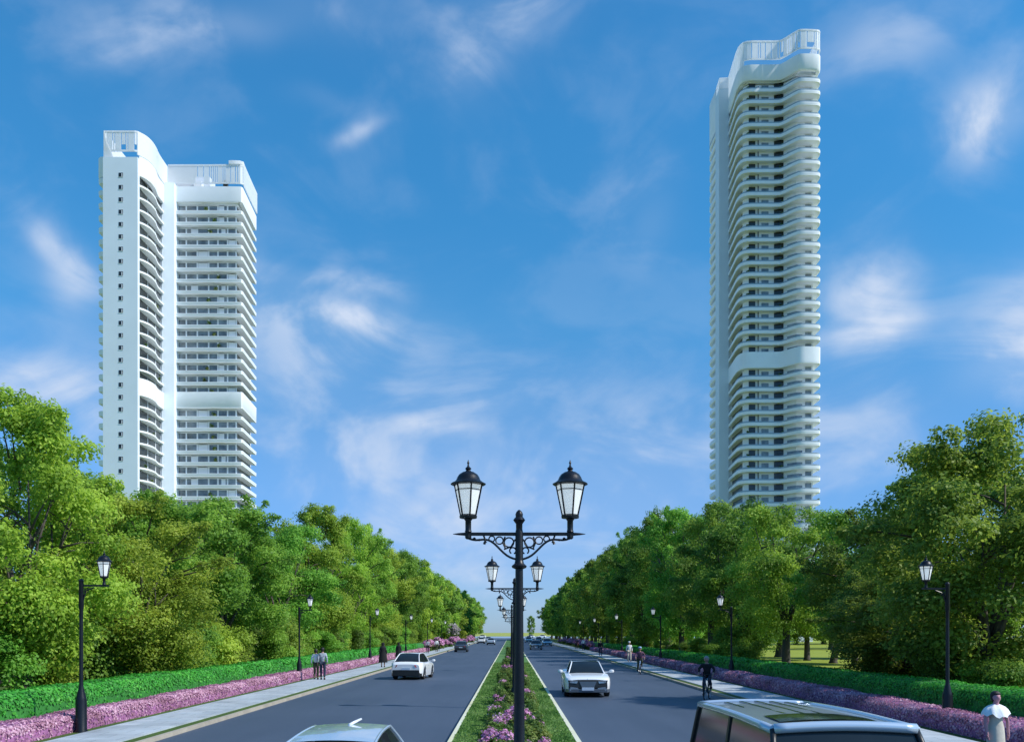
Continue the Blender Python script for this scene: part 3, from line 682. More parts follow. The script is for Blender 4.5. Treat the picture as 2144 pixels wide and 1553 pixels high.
def slit_screen(path, z0, z1, parent, slit_every=3, seed=1, s=1, name='crown_screen', solid=0):
    rd = random.Random(seed); m = MB(); P = densify(path, .55)
    path_wall(m, P, [(0, z1 - .5), (0, z1), (s * .25, z1), (s * .25, z1 - .5)]); path_wall(m, P, [(0, z0), (0, z0 + .45), (s * .25, z0 + .45), (s * .25, z0)])
    i = 0
    while i < len(P) - 1:
        k = 1 if i < solid else rd.choice((1, 1, 2, 3, slit_every)); j = min(i + k, len(P) - 1); seg = P[i:j + 1]
        a, b = seg[-2], seg[-1]
        if i >= solid: seg = seg[:-1] + [(b[0] + (a[0] - b[0]) * .32, b[1] + (a[1] - b[1]) * .32)]
        lo = z0 + .45 if rd.random() < .7 or i < solid else z0 + (z1 - z0) * .35
        path_wall(m, seg, [(s * .06, lo), (s * .06, z1 - .5), (s * .2, z1 - .5), (s * .2, lo)])
        i = j
    return m.build(name, M['screen'], parent)
FH = 3.3
# ---- short tower with two wings
T = empty('apartment_tower', (-95, 275, 0), label='shorter white apartment tower with two wings and a windowed blank end wall', cat='building')
def tl(p): return [(x + 95, y - 275) for x, y in p]
wm = MB()
wm.prism(tl([(-109.1, 257), (-100.35, 257), (-100.35, 274), (-97.0, 277.9), (-80.0, 277.9), (-80.6, 296), (-109.1, 300)]), 0, 126.5)
wm.build('wall', M['white'], T)
em = MB(); em.box((-104.6 + 95, 256.35 - 275, 64.9), (9.3, 1.3, 129.8)); em.build('end_wall', M['pier'], T)
pm = MB(); pm.prism(tl([(-100.0, 273.4), (-96.75, 274.3), (-96.75, 278.5), (-100.0, 278.5)]), 0, 131.6); pm.build('pier', M['pier'], T)
for k in range(37):
    z = 125.0 - k * FH
    if z < 5: break
    wd = MB(); wd.box((-104.45 + 95, 255.69 - 275, z), (1.15, .06, 1.15)); o = wd.build('window', M['glassd'], T)
    fr = MB(); fr.box((-104.15 + 95, 255.64 - 275, z - .05), (.16, .08, .9)); fr.box((-104.45 + 95, 255.66 - 275, z - .62), (1.3, .08, .08)); fr.build('window_frame', M['white'], o)
sidepath = chaikin(tl([(-100.0, 257.0), (-99.2, 258.0), (-98.3, 260.6), (-98.3, 264.5), (-99.3, 268.5), (-99.3, 273.4)]), 2)
frontp = chaikin(tl([(-96.75, 276.0), (-88, 276.0), (-79.0, 276.0), (-77.7, 276.3), (-77.8, 278.5), (-78.9, 296)]), 1)
leftp = tl([(-109.1, 299), (-111.4, 298), (-111.6, 270), (-111.5, 258.2), (-110.6, 257.3), (-109.3, 257.1)])
Rg = random.Random(3)
for k in range(37):
    z = 127.2 - FH * (k + 1) - .35
    if z < 20: break
    refuge = (k == 17); ph = (1.05 + FH) if refuge else .62
    if k != 16:
        balcony(frontp, z, T, tl([(-80, 295), (-96.9, 295)]), ph=ph)
        balcony(sidepath, z - 1.0, T, tl([(-101.2, 273.4), (-101.2, 257)]), ph=ph if refuge else .22, th=.24, lip=.1)
    bl = MB(); path_wall(bl, leftp, [(.1, z + .1), (0, z + 1.4), (.9, z + 1.4), (1.2, z + .1)]); bl.build('rear_balcony', M['balcony'], T, smooth='auto')
    # glazing per floor: dark recess, glass strip, white posts
    if not refuge:
        g = MB(); zz = z + .32
        hh = FH - .55
        g.box((-88.4 + 95, 277.82 - 275, zz + hh / 2), (16.6, .10, hh)); glz = g.build('window_strip', M['glass'], T)
        p = MB()
        for x in (-96.9, -94.4, -91.2, -87.9, -85.2, -82.4, -79.9):
            p.box((x + 95, 277.72 - 275, zz + hh / 2), (.42 if x != -88 else .8, .14, hh))
        for x0, x1 in Rg.choice([((-90.9, -88.2),), ((-84.9, -83.4),), ((-93, -91.4), (-84.2, -83)), ((-82.1, -80.2),)]):
            p.box(((x0 + x1) / 2 + 95, 277.74 - 275, zz + hh / 2), (x1 - x0, .10, hh))
        p.box((-88.4 + 95, 277.74 - 275, zz + hh - .08), (17.2, .10, .16)); p.box((-88.4 + 95, 277.74 - 275, zz + .06), (17.2, .10, .12))
        p.build('window_frame', M['white'], glz)
        g = MB(); g.box((-100.28 + 95, 265.2 - 275, zz - 1.0 + hh / 2), (.12, 15.6, hh)); gs = g.build('window_strip', M['glassd'], T)
        p = MB()
        for y in (257.3, 263.4, 269.2): p.box((-100.18 + 95, y - 275, zz - 1.0 + hh / 2), (.12, .3, hh))
        p.box((-100.18 + 95, 265.2 - 275, zz - 1.0 + .06), (.10, 15.4, .12))
        p.build('window_frame', M['white'], gs)
        g = MB(); g.prism(tl([(-79.98, 278.6), (-79.9, 278.6), (-80.5, 295), (-80.6, 295)]), zz, zz + hh); g.build('window_strip', M['glassd'], T)
# plants on balconies
PL = shrub_proto('balcony_plants', 71, [GS], 140, R=.8, H=1.3, ls=(.25, .45))[0]
def bplant(parent, x, y, z, s=1.0):
    o = bpy.data.objects.new('planting', PL); COL.objects.link(o); o.parent = parent; o.location = (x, y, z); o.scale = (s, s, s); o.rotation_euler = (0, 0, Rg.uniform(0, 6))
for k in range(0, 34, 1):
    z = 127.2 - FH * (k + 1) - .05
    if k == 17: continue
    if Rg.random() < .7: bplant(T, Rg.uniform(-89, -84) + 95, 276.7 - 275, z + .6, 1.0)
    if Rg.random() < .5: bplant(T, -99.2 + 95, Rg.uniform(258.5, 270) - 275, z - .7, .7)
# fascia and crown
fm = MB()
path_wall(fm, frontp, [(.1, 127.0), (0, 127.4), (0, 131.4), (1.2, 131.4), (1.2, 127.0)])
path_wall(fm, sidepath, [(.1, 125.4), (0, 125.7), (0, 130.6), (1.2, 130.6), (1.2, 125.4)])
fm.prism(tl([(-109.0, 257.2), (-100.5, 257.2), (-99.6, 262), (-99.6, 274.2), (-96.8, 277), (-80, 277), (-79.2, 277.6), (-80, 295), (-109, 299)]), 126.6, 129.2)
path_wall(fm, leftp, [(.1, 125.2), (0, 125.4), (0, 130.6), (1.2, 130.6), (1.2, 125.2)])
fm.build('fascia', M['white'], T, smooth='auto')
slit_screen(tl([(-109.2, 256.3), (-101.0, 256.3), (-100.3, 256.6)]), 131.6, 137.2, T, seed=4)
cs = MB(); path_wall(cs, chaikin(tl([(-100.3, 256.6), (-98.5, 259.5), (-98.3, 264.5), (-99.1, 269), (-99.3, 276.2)]), 2), [(0, 130.9), (0, 137.2), (.3, 137.2), (.3, 130.9)]); cs.build('crown_panel', M['screen'], T, smooth='auto'); cs = MB()
path_wall(cs, chaikin(tl([(-77.5, 276.9), (-77.9, 280.5), (-78.9, 297)]), 2), [(0, 132.6), (0, 138.9), (.3, 138.9), (.3, 132.6)])
path_wall(cs, tl([(-81.6, 276.0), (-80.6, 275.9), (-78.4, 276.1), (-77.5, 276.9)]), [(0, 137.9), (0, 138.9), (.3, 138.9), (.3, 137.9)]); cs.build('crown_panel', M['screen'], T, smooth='auto'); cs = MB()
cs.add([(-109.3 + 95, 256.2 - 275, 129.8), (-106.6 + 95, 256.2 - 275, 129.8), (-107.4 + 95, 256.2 - 275, 131.6), (-108.6 + 95, 256.2 - 275, 134.2), (-109.1 + 95, 256.2 - 275, 137.1), (-109.3 + 95, 256.2 - 275, 137.1),
        (-109.3 + 95, 256.6 - 275, 129.8), (-106.6 + 95, 256.6 - 275, 129.8), (-107.4 + 95, 256.6 - 275, 131.6), (-108.6 + 95, 256.6 - 275, 134.2), (-109.1 + 95, 256.6 - 275, 137.1), (-109.3 + 95, 256.6 - 275, 137.1)],
       [(0, 1, 2, 3, 4, 5), (11, 10, 9, 8, 7, 6)] + [(i, 6 + i, 6 + (i + 1) % 6, (i + 1) % 6) for i in range(6)])
path_wall(cs, tl([(-109.3, 299), (-109.35, 257)]), [(0, 130.8), (0, 137.1), (.3, 137.1), (.3, 130.8)])
cs.build('crown_panel', M['screen'], T, smooth='auto')
slit_screen(tl([(-99.3, 276.3), (-90, 276.3), (-81.0, 276.2), (-78.3, 276.3), (-77.5, 276.9)]), 132.3, 137.9, T, seed=7, solid=14)
st = MB(); st.box((-95.8 + 95, 281 - 275, 133.6), (5.5, 3, 3.4)); st.box((-91.5 + 95, 280 - 275, 133), (2.2, 2, 2.6)); st.box((-93.5 + 95, 285 - 275, 134.5), (9, 5, 5.5)); st.build('plant_room', M['screen'], T)
st = MB(); st.box((-82.9 + 95, 277.6 - 275, 132.6), (1.2, 1.2, 2.2)); st.build('roof_vent', M['trim'], T)
for x in (-108.0, -106.2, -102.9, -100.8):
    st = MB(); st.lathe([(.55, -.1), (.6, .4), (.25, .75)], (x + 95, 257.0 - 275, 129.6), 8); st.build('roof_vent', M['trim'], T)

# ---- tall tower
T2 = empty('apartment_tower', (76, 290, 0), label='tallest slim white apartment tower with wavy balconies on every floor', cat='building')
def t2(p): return [(x - 76, y - 290) for x, y in p]
mainp = chaikin(t2([(66.4, 292.0), (66.0, 284), (65.7, 278), (66.4, 275.0), (68.2, 274.0), (72, 274.0), (76.4, 274.0), (77.6, 273.6), (80.6, 269.2), (81.8, 268.7), (85.8, 268.9), (87.3, 269.4), (87.8, 272), (87.9, 305)]), 1)
rearp = chaikin(t2([(64.6, 309.5), (63.8, 307.5), (63.9, 302), (64.0, 297.2)]), 1)
wm = MB(); wm.prism(t2([(67.4, 292), (67.4, 276.9), (68.6, 275.8), (77.6, 275.8), (79.0, 274.4), (81.2, 272.0), (85.9, 272.0), (85.9, 308), (66.2, 308), (66.2, 292)]), 0, 160.5); wm.build('wall', M['white'], T2)
pm = MB(); pm.prism(t2([(63.6, 292.0), (66.45, 291.6), (66.45, 297.2), (63.6, 297.2)]), 0, 168.6); pm.build('pier', M['pier'], T2)
k = -1
while True:
    k += 1
    z = 161.0 - FH * (k + 1) - .05
    if z < 20: break
    refuge = (k == 24)
    if k != 23: balcony(mainp, z, T2, t2([(66.4, 305)]), ph=(1.0 + FH) if refuge else .52, lip=.36)
    rb = MB(); path_wall(rb, rearp, [(.3, z), (0, z + .3), (0, z + 1.5), (2.0, z + 1.5), (2.0, z)]); rb.build('rear_balcony', M['balcony'], T2, smooth='auto')
    if refuge: continue
    zz = z + .32; hh = FH - .5
    g = MB(); g.box((69.55 - 76, 275.70 - 290, zz + hh / 2), (1.9, .1, hh)); g.build('balcony_door', M['glassd'], T2)
    g = MB(); g.box((73.3 - 76, 275.72 - 290, zz + 1.3), (2.0, .1, 2.1)); wn = g.build('window', M['glass'], T2)
    g = MB(); g.box((73.3 - 76, 275.66 - 290, zz + .8), (2.0, .08, .08)); g.build('window_frame', M['white'], wn)
    g = MB(); g.prism(t2([(75.9, 275.7), (77.6, 275.7), (78.4, 274.9), (78.4, 275.2), (75.9, 275.9)]), zz + .3, zz + hh); g.build('balcony_door', M['glassd'], T2)
    g = MB(); g.prism(t2([(79.2, 274.0), (81.2, 271.9), (82.9, 271.9), (82.9, 272.1), (79.3, 274.3)]), zz + .75, zz + 2.0); g.build('window', M['glass'], T2)
    g = MB(); g.box((84.6 - 76, 271.9 - 290, zz + 1.7), (1.7, .1, 1.9)); g.build('window', M['glass'], T2)
    g = MB(); g.box((67.35 - 76, 284.5 - 290, zz + hh / 2), (.1, 12.5, hh)); g.build('side_window', M['glassd'], T2)
    g = MB(); g.box((78.6 - 76, 272.8 - 290, z + 1.75), (.08, .08, 2.9)); g.box((70.9 - 76, 274.4 - 290, z + 1.75), (.06, .06, 2.9)); 
    sc_ = MB(); path_wall(sc_, offs(mainp, .12), [(0, z + .86), (0, z + 1.25), (.03, z + 1.25), (.03, z + .86)]); sc_.build('railing', M['rail'], T2)
    if Rg.random() < .55: bplant(T2, 68.2 - 76, 275.0 - 290, zz + .5, .9)
    if Rg.random() < .6: bplant(T2, 77.6 - 76 + Rg.uniform(-.4, .6), 274.4 - 290, zz + .4, .9)
    if Rg.random() < .25: bplant(T2, 87.3 - 76, 271.4 - 290, zz + .5, .8)
jm = MB(); jm.box((71.3 - 76, 275.6 - 290, 80), (.18, .2, 160)); jm.build('drain_pipe', M['trim'], T2)
fm = MB()
path_wall(fm, mainp, [(.3, 161.0), (0, 161.5), (0, 165.4), (1.2, 165.6), (1.2, 161.0)]); path_wall(fm, rearp, [(.2, 158.0), (0, 158.4), (0, 172.0), (1.0, 172.0), (1.0, 158.0)])
fm.prism(t2([(66.6, 292), (66.6, 278), (68.6, 275.2), (77.5, 275.2), (80.8, 271.5), (86.6, 271.5), (86.6, 307), (65, 307), (65, 297)]), 160.8, 163.5)
fm.build('fascia', M['white'], T2, smooth='auto')
i0 = min(range(len(mainp)), key=lambda i: abs(mainp[i][0] + 76 - 66.6) + abs(mainp[i][1] + 290 - 274.8))
slit_screen(mainp[i0:-1], 166.8, 172.3, T2, seed=12)
cs = MB(); path_wall(cs, mainp[:i0 + 1], [(0, 165.4), (0, 172.3), (.3, 172.3), (.3, 165.4)]); cs.build('crown_panel', M['screen'], T2, smooth='auto'); cs = MB(); path_wall(cs, t2([(63.9, 299), (63.7, 292.0), (66.4, 291.7)]), [(0, 168.6), (0, 172.0), (.3, 172.0), (.3, 168.6)])
cs.build('crown_panel', M['screen'], T2, smooth='auto')

# ------------------------------------------------------------------ street lamps
def arc(cx, cz, r, a0, a1, n=12, y=0): return [(cx + r * cos(radians(a0 + (a1 - a0) * i / n)), y, cz + r * sin(radians(a0 + (a1 - a0) * i / n))) for i in range(n + 1)]
def lantern(parent, x, z, s=1.0, loc_y=0):
    """hexagonal lantern standing on an arm; returns nothing"""
    L_ = empty('lantern', (x, loc_y, z)); L_.parent = parent; L_.scale = (s, s, s)
    m = MB(); m.lathe([(.045, 0), (.06, .02), (.05, .05), (.05, .20), (.075, .235), (.145, .245), (.15, .285), (.13, .29)], n=10); m.build('lantern_base', M['iron'], L_, smooth='auto')
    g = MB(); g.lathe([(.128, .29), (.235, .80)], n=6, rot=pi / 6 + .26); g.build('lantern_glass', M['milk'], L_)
    fr = MB()
    for j in range(6):
        a = 2 * pi * j / 6 + pi / 6 + .26; fr.bar((.132 * cos(a), .132 * sin(a), .285), (.242 * cos(a), .242 * sin(a), .81), .026, .022)
    for (r, z0) in ((.218, .72), (.134, .30)):
        P = [(r * cos(2 * pi * j / 6 + pi / 6 + .26), r * sin(2 * pi * j / 6 + pi / 6 + .26), z0) for j in range(6)]
        for j in range(6): fr.bar(P[j], P[(j + 1) % 6], .014, .014)
    fr.build('lantern_frame', M['iron'], L_)
    r_ = MB(); r_.lathe([(.27, .805), (.295, .81), (.298, .83), (.245, .855), (.205, .89), (.185, .94), (.155, .985), (.10, 1.02), (.05, 1.035), (.035, 1.06), (.055, 1.08), (.04, 1.10), (.018, 1.12), (.012, 1.16), (.022, 1.175), (.012, 1.20), (.004, 1.23)], n=12)
    r_.build('lantern_roof', M['iron'], L_, smooth='auto')
    return L_
def bracket(sgn, ln=.78, zt=0.0):
    m = MB(); s = sgn
    m.tube([(s * (.05 + t * ln), 0, zt - .36 * (1 - t) ** 1.6 - .035 - .04 * sin(t * 9)) for t in [i / 16 for i in range(17)]], .017, 6)
    m.tube([(s * x, 0, z) for x, _, z in arc(.16, zt - .13, .075, 0, 360, 14)], .013, 6)
    m.tube([(s * x, 0, z) for x, _, z in arc(.31, zt - .10, .058, 0, 360, 14)], .012, 6)
    m.tube([(s * x, 0, z) for x, _, z in arc(.43, zt - .075, .045, -30, 290, 12)], .012, 6)
    m.tube([(s * x, 0, z) for x, _, z in arc(.10, zt - .26, .05, -60, 250, 12)], .012, 6)
    m.tube([(s * .22, 0, zt - .22), (s * .26, 0, zt - .13), (s * .22, 0, zt - .04)], .014, 6); m.tube([(s * .06, 0, zt - .08), (s * .13, 0, zt - .20), (s * .24, 0, zt - .24)], .012, 6)
    m.tube([(s * .56, 0, zt - .02), (s * .53, 0, zt - .10), (s * .55, 0, zt - .16)], [.016, .018, .024], 6)
    for t in (.62, .74, .84, .98): m.lathe([(.006, -.02), (.03, 0), (.006, .02)], (s * (.05 + t * ln), 0, zt - .05 - .36 * (1 - t) ** 1.6), 8)
    return m
def double_lamp(loc, label, group):
    t = empty('street_lamp', loc, label=label, cat='street lamp', group=group); A = 4.24 - .12
    m = MB(); m.lathe([(.17, 0), (.18, .05), (.15, .10), (.15, .5), (.12, .58), (.088, .66), (.082, 1.5), (.078, 2.0), (.066, 2.6), (.060, A - .55), (.11, A - .53), (.12, A - .50), (.075, A - .46), (.062, A - .40), (.062, A + .02), (.05, A + .08)], n=14)
    m.build('pole', M['iron'], t, smooth='auto')
    m = MB(); m.lathe([(.05, 0), (.052, .10), (.075, .13), (.095, .16), (.075, .19), (.055, .21), (.06, .25), (.045, .29), (.012, .32)], (0, 0, A + .06), 12); m.build('finial', M['iron'], t, smooth='auto')
    m = MB(); m.bar((-.86, 0, A), (.86, 0, A), .05, .05)
    for s in (-1, 1): m.tube([(s * .85, 0, A), (s * .95, 0, A), (s * 1.04, 0, A)], [.026, .018, .004], 8); m.lathe([(.03, -.08), (.05, -.06), (.05, -.02), (.02, 0)], (s * .80, 0, A), 8)
    m.build('arm', M['iron'], t)
    for s in (-1, 1):
        bracket(s, .78, A).build('scroll_bracket', M['iron'], t)
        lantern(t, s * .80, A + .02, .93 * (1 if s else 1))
    return t
d0 = double_lamp((.128, 15.0, .12), 'largest black double-headed lamp with scroll brackets, closest post in the median', 'double lamps in the median')
for i, Y in enumerate((33.8, 66.0, 98.0, 132.0)):
    c = copy_tree(d0); c.location = (.128 if Y < 40 else .05, Y, .12)
    c['label'] = f'double-headed black lamp in the median, {ordn(i + 2)} post along the road'
def single_lamp(loc, s, label, group):
    t = empty('street_lamp', loc, label=label, cat='street lamp', group=group); A = 3.92
    m = MB(); m.lathe([(.17, 0), (.175, .10), (.145, .16), (.14, .92), (.125, 1.0), (.062, 1.25), (.052, 1.35), (.048, 3.0), (.05, 3.3), (.065, 3.34), (.06, 4.02), (.07, 4.05), (.03, 4.10)], n=12); m.build('pole', M['iron'], t, smooth='auto')
    m = MB(); m.bar((0, 0, A), (s * .72, 0, A), .045, .05); m.build('arm', M['iron'], t)
    m = MB(); m.tube([(s * .05, 0, A - .38), (s * .12, 0, A - .14), (s * .34, 0, A - .05)], .02, 6); m.tube([(s * x, 0, z) for x, _, z in arc(.14, A - .13, .055, 0, 330, 12)], .012, 6); m.build('scroll_bracket', M['iron'], t)
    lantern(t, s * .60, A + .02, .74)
    return t
l0 = single_lamp((-11.25, 25.0, .0), 1, 'tall black single-arm lamp before the pink hedge, closest on the sunlit pavement', 'roadside lamps on the sunlit pavement')
for i, (X, Y) in enumerate([(-11.75, 53), (-11.9, 80.6), (-11.9, 108), (-11.9, 136), (-11.9, 164), (-11.9, 192)]):
    c = copy_tree(l0); c.location = (X, Y, 0); c['label'] = f'black single-arm roadside lamp beside the pink hedge on the sunlit pavement, {ordn(i + 2)} along'
r0 = single_lamp((12.2, 26.7, .0), -1, 'tall black single-arm lamp behind the shaded pink hedge near the woman in white shawl', 'roadside lamps on the shaded pavement')
for i, (X, Y) in enumerate([(11.95, 51.8), (12.2, 78), (12.3, 106), (12.3, 134), (12.3, 162)]):
    c = copy_tree(r0); c.location = (X, Y, 0); c['label'] = f'black single-arm roadside lamp behind the shaded pink hedge, {ordn(i + 2)} along'

# ------------------------------------------------------------------ vehicles (nose towards +y)
def car(label, paint, L_=4.75, W=1.88, prof=None, gh=None, zroof=1.45, wb=1.42, wr=1.12, wheel=.34, roofmat=None, kind='car', belt=.95, name='car', antenna=False, sunroof=False, rails=False, ribs=False, grille='sedan', group=None, skirt=None, pillarm=None, pr=.03, header=False):
    """prof: [(y, z)] top of the lower body; gh: cowl y, roof front y, roof rear y, deck y"""
    t = empty(name, (0, 0, 0), label=label, cat=kind, group=group)
    hl = L_ / 2; yw = (hl - .88, -hl + .92); Ra = wheel + .06
    ys = sorted(set([round(-hl + L_ * i / 60, 4) for i in range(61)] + [round(y0 + d * Ra, 4) for y0 in yw for d in (-1, -.96, -.8, -.5, 0, .5, .8, .96, 1)]))
    secs = []
    for y in ys:
        e = abs(y) / hl; wd = W / 2 * (1 - .16 * max(0, (e - .72) / .28) ** 2.2); tz = interp(prof, y)
        b = .20 + .05 * max(0, (e - .85) / .15)
        for y0 in yw:
            if abs(y - y0) < Ra: b = max(b, wheel + sqrt(Ra * Ra - (y - y0) ** 2))
        mid = max(b + .02, min(.58, tz * .62)); sh = max(mid + .02, tz - .10)
        half = [(wd * .95, b), (wd * .985, (b + mid) / 2), (wd, mid), (wd * .985, sh), (wd * .93, tz - .03), (wd * .80, tz), (wd * .4, tz + .018), (0, tz + .022)]
        secs.append([(x, y, z) for x, z in half] + [(-x, y, z) for x, z in half[-2::-1]])
    m = MB(); m.loft(secs, cap=True, closed=False); m.build('body', paint, t, smooth='auto')
    u = MB(); u.box((0, 0, .36), (W * .80, L_ * .93, .30)); u.box((0, 0, .62), (W * .80, L_ * .60, .3))
    for y0 in yw: u.box((0, y0, .5), (W * .72, .9, .34))
    u.build('underbody', M['trim'], t)
    # wheels
    for y0 in yw:
        for s in (-1, 1):
            wh = empty('wheel', (s * (W / 2 - .13), y0, wheel)); wh.parent = t
            q = MB()
            prof_t = [(-.10, wheel * .66), (-.11, wheel * .9), (-.085, wheel), (.085, wheel), (.11, wheel * .9), (.10, wheel * .66)]
            secs_ = [[(s * x, r * cos(2 * pi * j / 22), r * sin(2 * pi * j / 22)) for x, r in prof_t] for j in range(22)]; secs_.append(secs_[0])
            q.loft(secs_, cap=False, closed=True); q.build('tyre', M['tyre'], wh, smooth='auto')
            q = MB()
            q.loft([[(s * x, r * cos(2 * pi * j / 22), r * sin(2 * pi * j / 22)) for x, r in ((.04, .02), (.04, wheel * .3), (.02, wheel * .55), (.09, wheel * .68))] for j in range(23)], cap=False, closed=False)
            for j in range(5):
                a = 2 * pi * j / 5; q.bar((s * .075, 0, 0), (s * .085, wheel * .64 * cos(a), wheel * .64 * sin(a)), .07, .03)
            q.build('rim', M['rim'], wh)
    # greenhouse
    c0, r0_, r1_, d0_ = gh; zb = belt
    hb = lambda z: wb / 2 + (wr - wb) / 2 * (z - zb) / (zroof - zb)
    zc0, zd0 = interp(prof, c0) + .01, interp(prof, d0_) + .01
    def arch(y0, z0, y1, z1, n, bulge):
        return [(y0 + (y1 - y0) * i / n, z0 + (z1 - z0) * i / n + bulge * sin(pi * i / n)) for i in range(n + 1)]
    def panel(nm, line, mat, out=0.0, crown=.03, inset=0.0, par=t, ext=0.0):
        m = MB(); secs = []
        for (y, z) in line:
            h = hb(z) - inset + ext; secs.append([(h * k / 4, y, z + out + crown * (1 - (k / 4) ** 2)) for k in range(-4, 5)])
        m.loft(secs, cap=False, closed=False); return m.build(nm, mat, par, smooth='auto')
    ws = arch(c0, zc0, r0_, zroof, 6, .035); rf = arch(r0_, zroof, r1_, zroof - .02, 8, .025); rw = arch(r1_, zroof - .02, d0_, zd0, 6, .035)
    panel('windscreen', ws, M['carglass'], inset=.02); panel('rear_window', rw, M['carglass'], inset=.02)
    ro = panel('roof', rf, roofmat or paint, out=.012, ext=.02)
    top = ws[:-1] + rf[:-1] + rw
    if header:
        m = MB(); h_ = hb(zroof); m.tube([(h_ * k / 6, r0_ + .02, zroof + .015 + .03 * (1 - (k / 6) ** 2)) for k in range(-6, 7)], .055, 8); m.build('roof_edge', pillarm or paint, t, smooth=True)
        m = MB(); m.tube([(h_ * k / 6, r1_ - .02, zroof + .0 + .03 * (1 - (k / 6) ** 2)) for k in range(-6, 7)], .03, 8); m.build('roof_edge', pillarm or paint, t, smooth=True)
    for s in (-1, 1):
        m = MB(); secs = []
        for (y, z) in top:
            zz = min(z, z); secs.append([(s * hb(zb - .06), y, min(zb - .06, zz)), (s * hb(zz), y, zz)])
        m.loft(secs, cap=False, closed=False); m.build('side_window', M['carglass'], t)
        m = MB(); pt = [(s * (hb(z) + .004), y, z + .005) for y, z in top]
        a_, b_ = (len(ws) - 1, len(ws) + len(rf) - 1) if pillarm else (0, len(pt))
        m.tube(pt[a_:b_], pr, 6); m.build('roof_rail' if pillarm else 'pillar', pillarm or paint, t, smooth=True)
        if pillarm:
            for sg in (pt[:a_ + 1], pt[b_ - 1:]): m = MB(); m.tube(sg, .035, 6); m.build('pillar', M['trim'], t, smooth=True)
        for yb in ((r0_ + r1_) / 2,):
            m = MB(); m.bar((s * (hb(zb) + .01), yb + .04, zb - .04), (s * (hb(zroof) + .006), yb, zroof), .02, .09); m.build('door_pillar', M['trim'], t)
        m = MB(); ym = c0 - .28
        m.bar((s * (wb / 2 - .02), ym, zb + .02), (s * (W / 2 + .08), ym + .02, zb + .06), .05, .04); m.lathe([(.02, -.07), (.06, -.055), (.075, 0), (.06, .055), (.02, .07)], (s * (W / 2 + .13), ym + .02, zb + .08), 10, sx=1.5)
        m.build('wing_mirror', paint, t, smooth='auto')
        m = MB()
        for yh in (c0 - 1.05, c0 - 2.0): m.bar((s * (W / 2 * .99), yh, zb - .17), (s * (W / 2 * .99), yh - .16, zb - .17), .03, .025)
        m.build('door_handle', M['chrome'], t)
    # front end
    zf = interp(prof, hl); wf = W * .86; wrap = [-1.1, -1.06, -1.02, -.98, -.95] + [k / 10 for k in range(-9, 10)] + [.95, .98, 1.02, 1.06, 1.1]; dyw = lambda x: .02 * x * x + 2.1 * max(0, abs(x) - .95)
    def patch(nm, pts, mat): # points (x, z, dy) laid on the nose or tail
        m = MB(); n = len(pts)
        m.add([(x, yy, z) for x, z, yy in pts] + [(x, yy - (.05 if yy > 0 else -.05), z) for x, z, yy in pts], [tuple(range(n)), tuple(range(2 * n - 1, n - 1, -1))] + [(i, n + i, n + (i + 1) % n, (i + 1) % n) for i in range(n)])
        return m.build(nm, mat, t)
    yf = hl + .012
    if grille == 'sedan':
        m = MB(); m.loft([[(x * wf / 2, yf - dyw(x) + o, z - .04 * max(0, abs(x) - .5) * (1 if z > .5 else 0)) for x in wrap] for o, z in ((-.01, zf + .0), (.02, zf - .04), (.03, .40), (.0, .36))], cap=False, closed=False); m.build('front_panel', M['trim'], t, smooth='auto')
        patch('grille', [(-.36, zf - .07, yf + .03), (.36, zf - .07, yf + .03), (.26, .44, yf + .045), (-.26, .44, yf + .045)], M['cargrey'])
        for s in (-1, 1):
            patch('headlight', [(s * .42, zf - .06, yf + .02), (s * .74, zf - .01, yf + .02), (s * .76, zf - .12, yf + .02), (s * .46, zf - .15, yf + .035)], M['headlight'])
            patch('fog_lamp', [(s * .42, .40, yf + .035), (s * .72, .44, yf + .035), (s * .76, .28, yf + .03), (s * .34, .26, yf + .03)], M['chrome'])
        m = MB(); m.loft([[(x * wf / 2, yf - dyw(x) + o, z) for x in wrap] for o, z in ((.0, .36), (.045, .34), (.045, .22), (0, .20))], cap=False, closed=False); m.build('bumper', M['cargrey'] if skirt is None else skirt, t, smooth='auto')
        m = MB(); m.box((0, yf + .065, .36), (.50, .02, .13)); m.build('number_plate', M['plate'], t)
        m = MB(); m.lathe([(.05, -.01), (.055, 0), (.05, .01)], (0, hl - .06, zf + .03), 10); m.build('badge', M['chrome'], t)
    # tail
    yb_ = -hl - .012; zr = interp(prof, -hl)
    for s in (-1, 1): patch('taillight', [(s * .48, zr - .02, yb_ - .01), (s * .76, zr - .02, yb_ + .06), (s * .77, zr - .20, yb_ + .05), (s * .56, zr - .14, yb_ - .01)], M['taillight'])
    m = MB(); m.loft([[(x * wf / 2, yb_ + dyw(x) - o, z) for x in wrap] for o, z in ((.0, .56), (.04, .54), (.05, .24), (0, .20))], cap=False, closed=False); m.build('rear_bumper', M['trim'], t, smooth='auto')
    m = MB(); m.box((0, yb_ - .02, .62), (.48, .03, .12)); m.build('number_plate', M['plate'], t)
    if antenna:
        m = MB(); m.tube([(0, 0, 0), (.06, .10, .03), (.13, .22, .06)], [.022, .02, .015], 6); o = m.build('antenna', M['carwhite'], ro, smooth=True); o.location = (0, r0_ - .35, zroof + .05)
    if sunroof:
        panel('sunroof', arch(r0_ - .45, zroof + .01, r0_ - 1.15, zroof + .015, 4, .006), M['carglass'], out=.035, inset=.2, par=ro)
    if ribs:
        m = MB()
        for x in (-.42, -.21, 0, .21, .42): m.bar((x, r0_ - 1.4, zroof + .05 - .03 * (x / .6) ** 2), (x, r1_ + .2, zroof + .04 - .03 * (x / .6) ** 2), .05, .02)
        m.build('roof_rib', paint, ro)
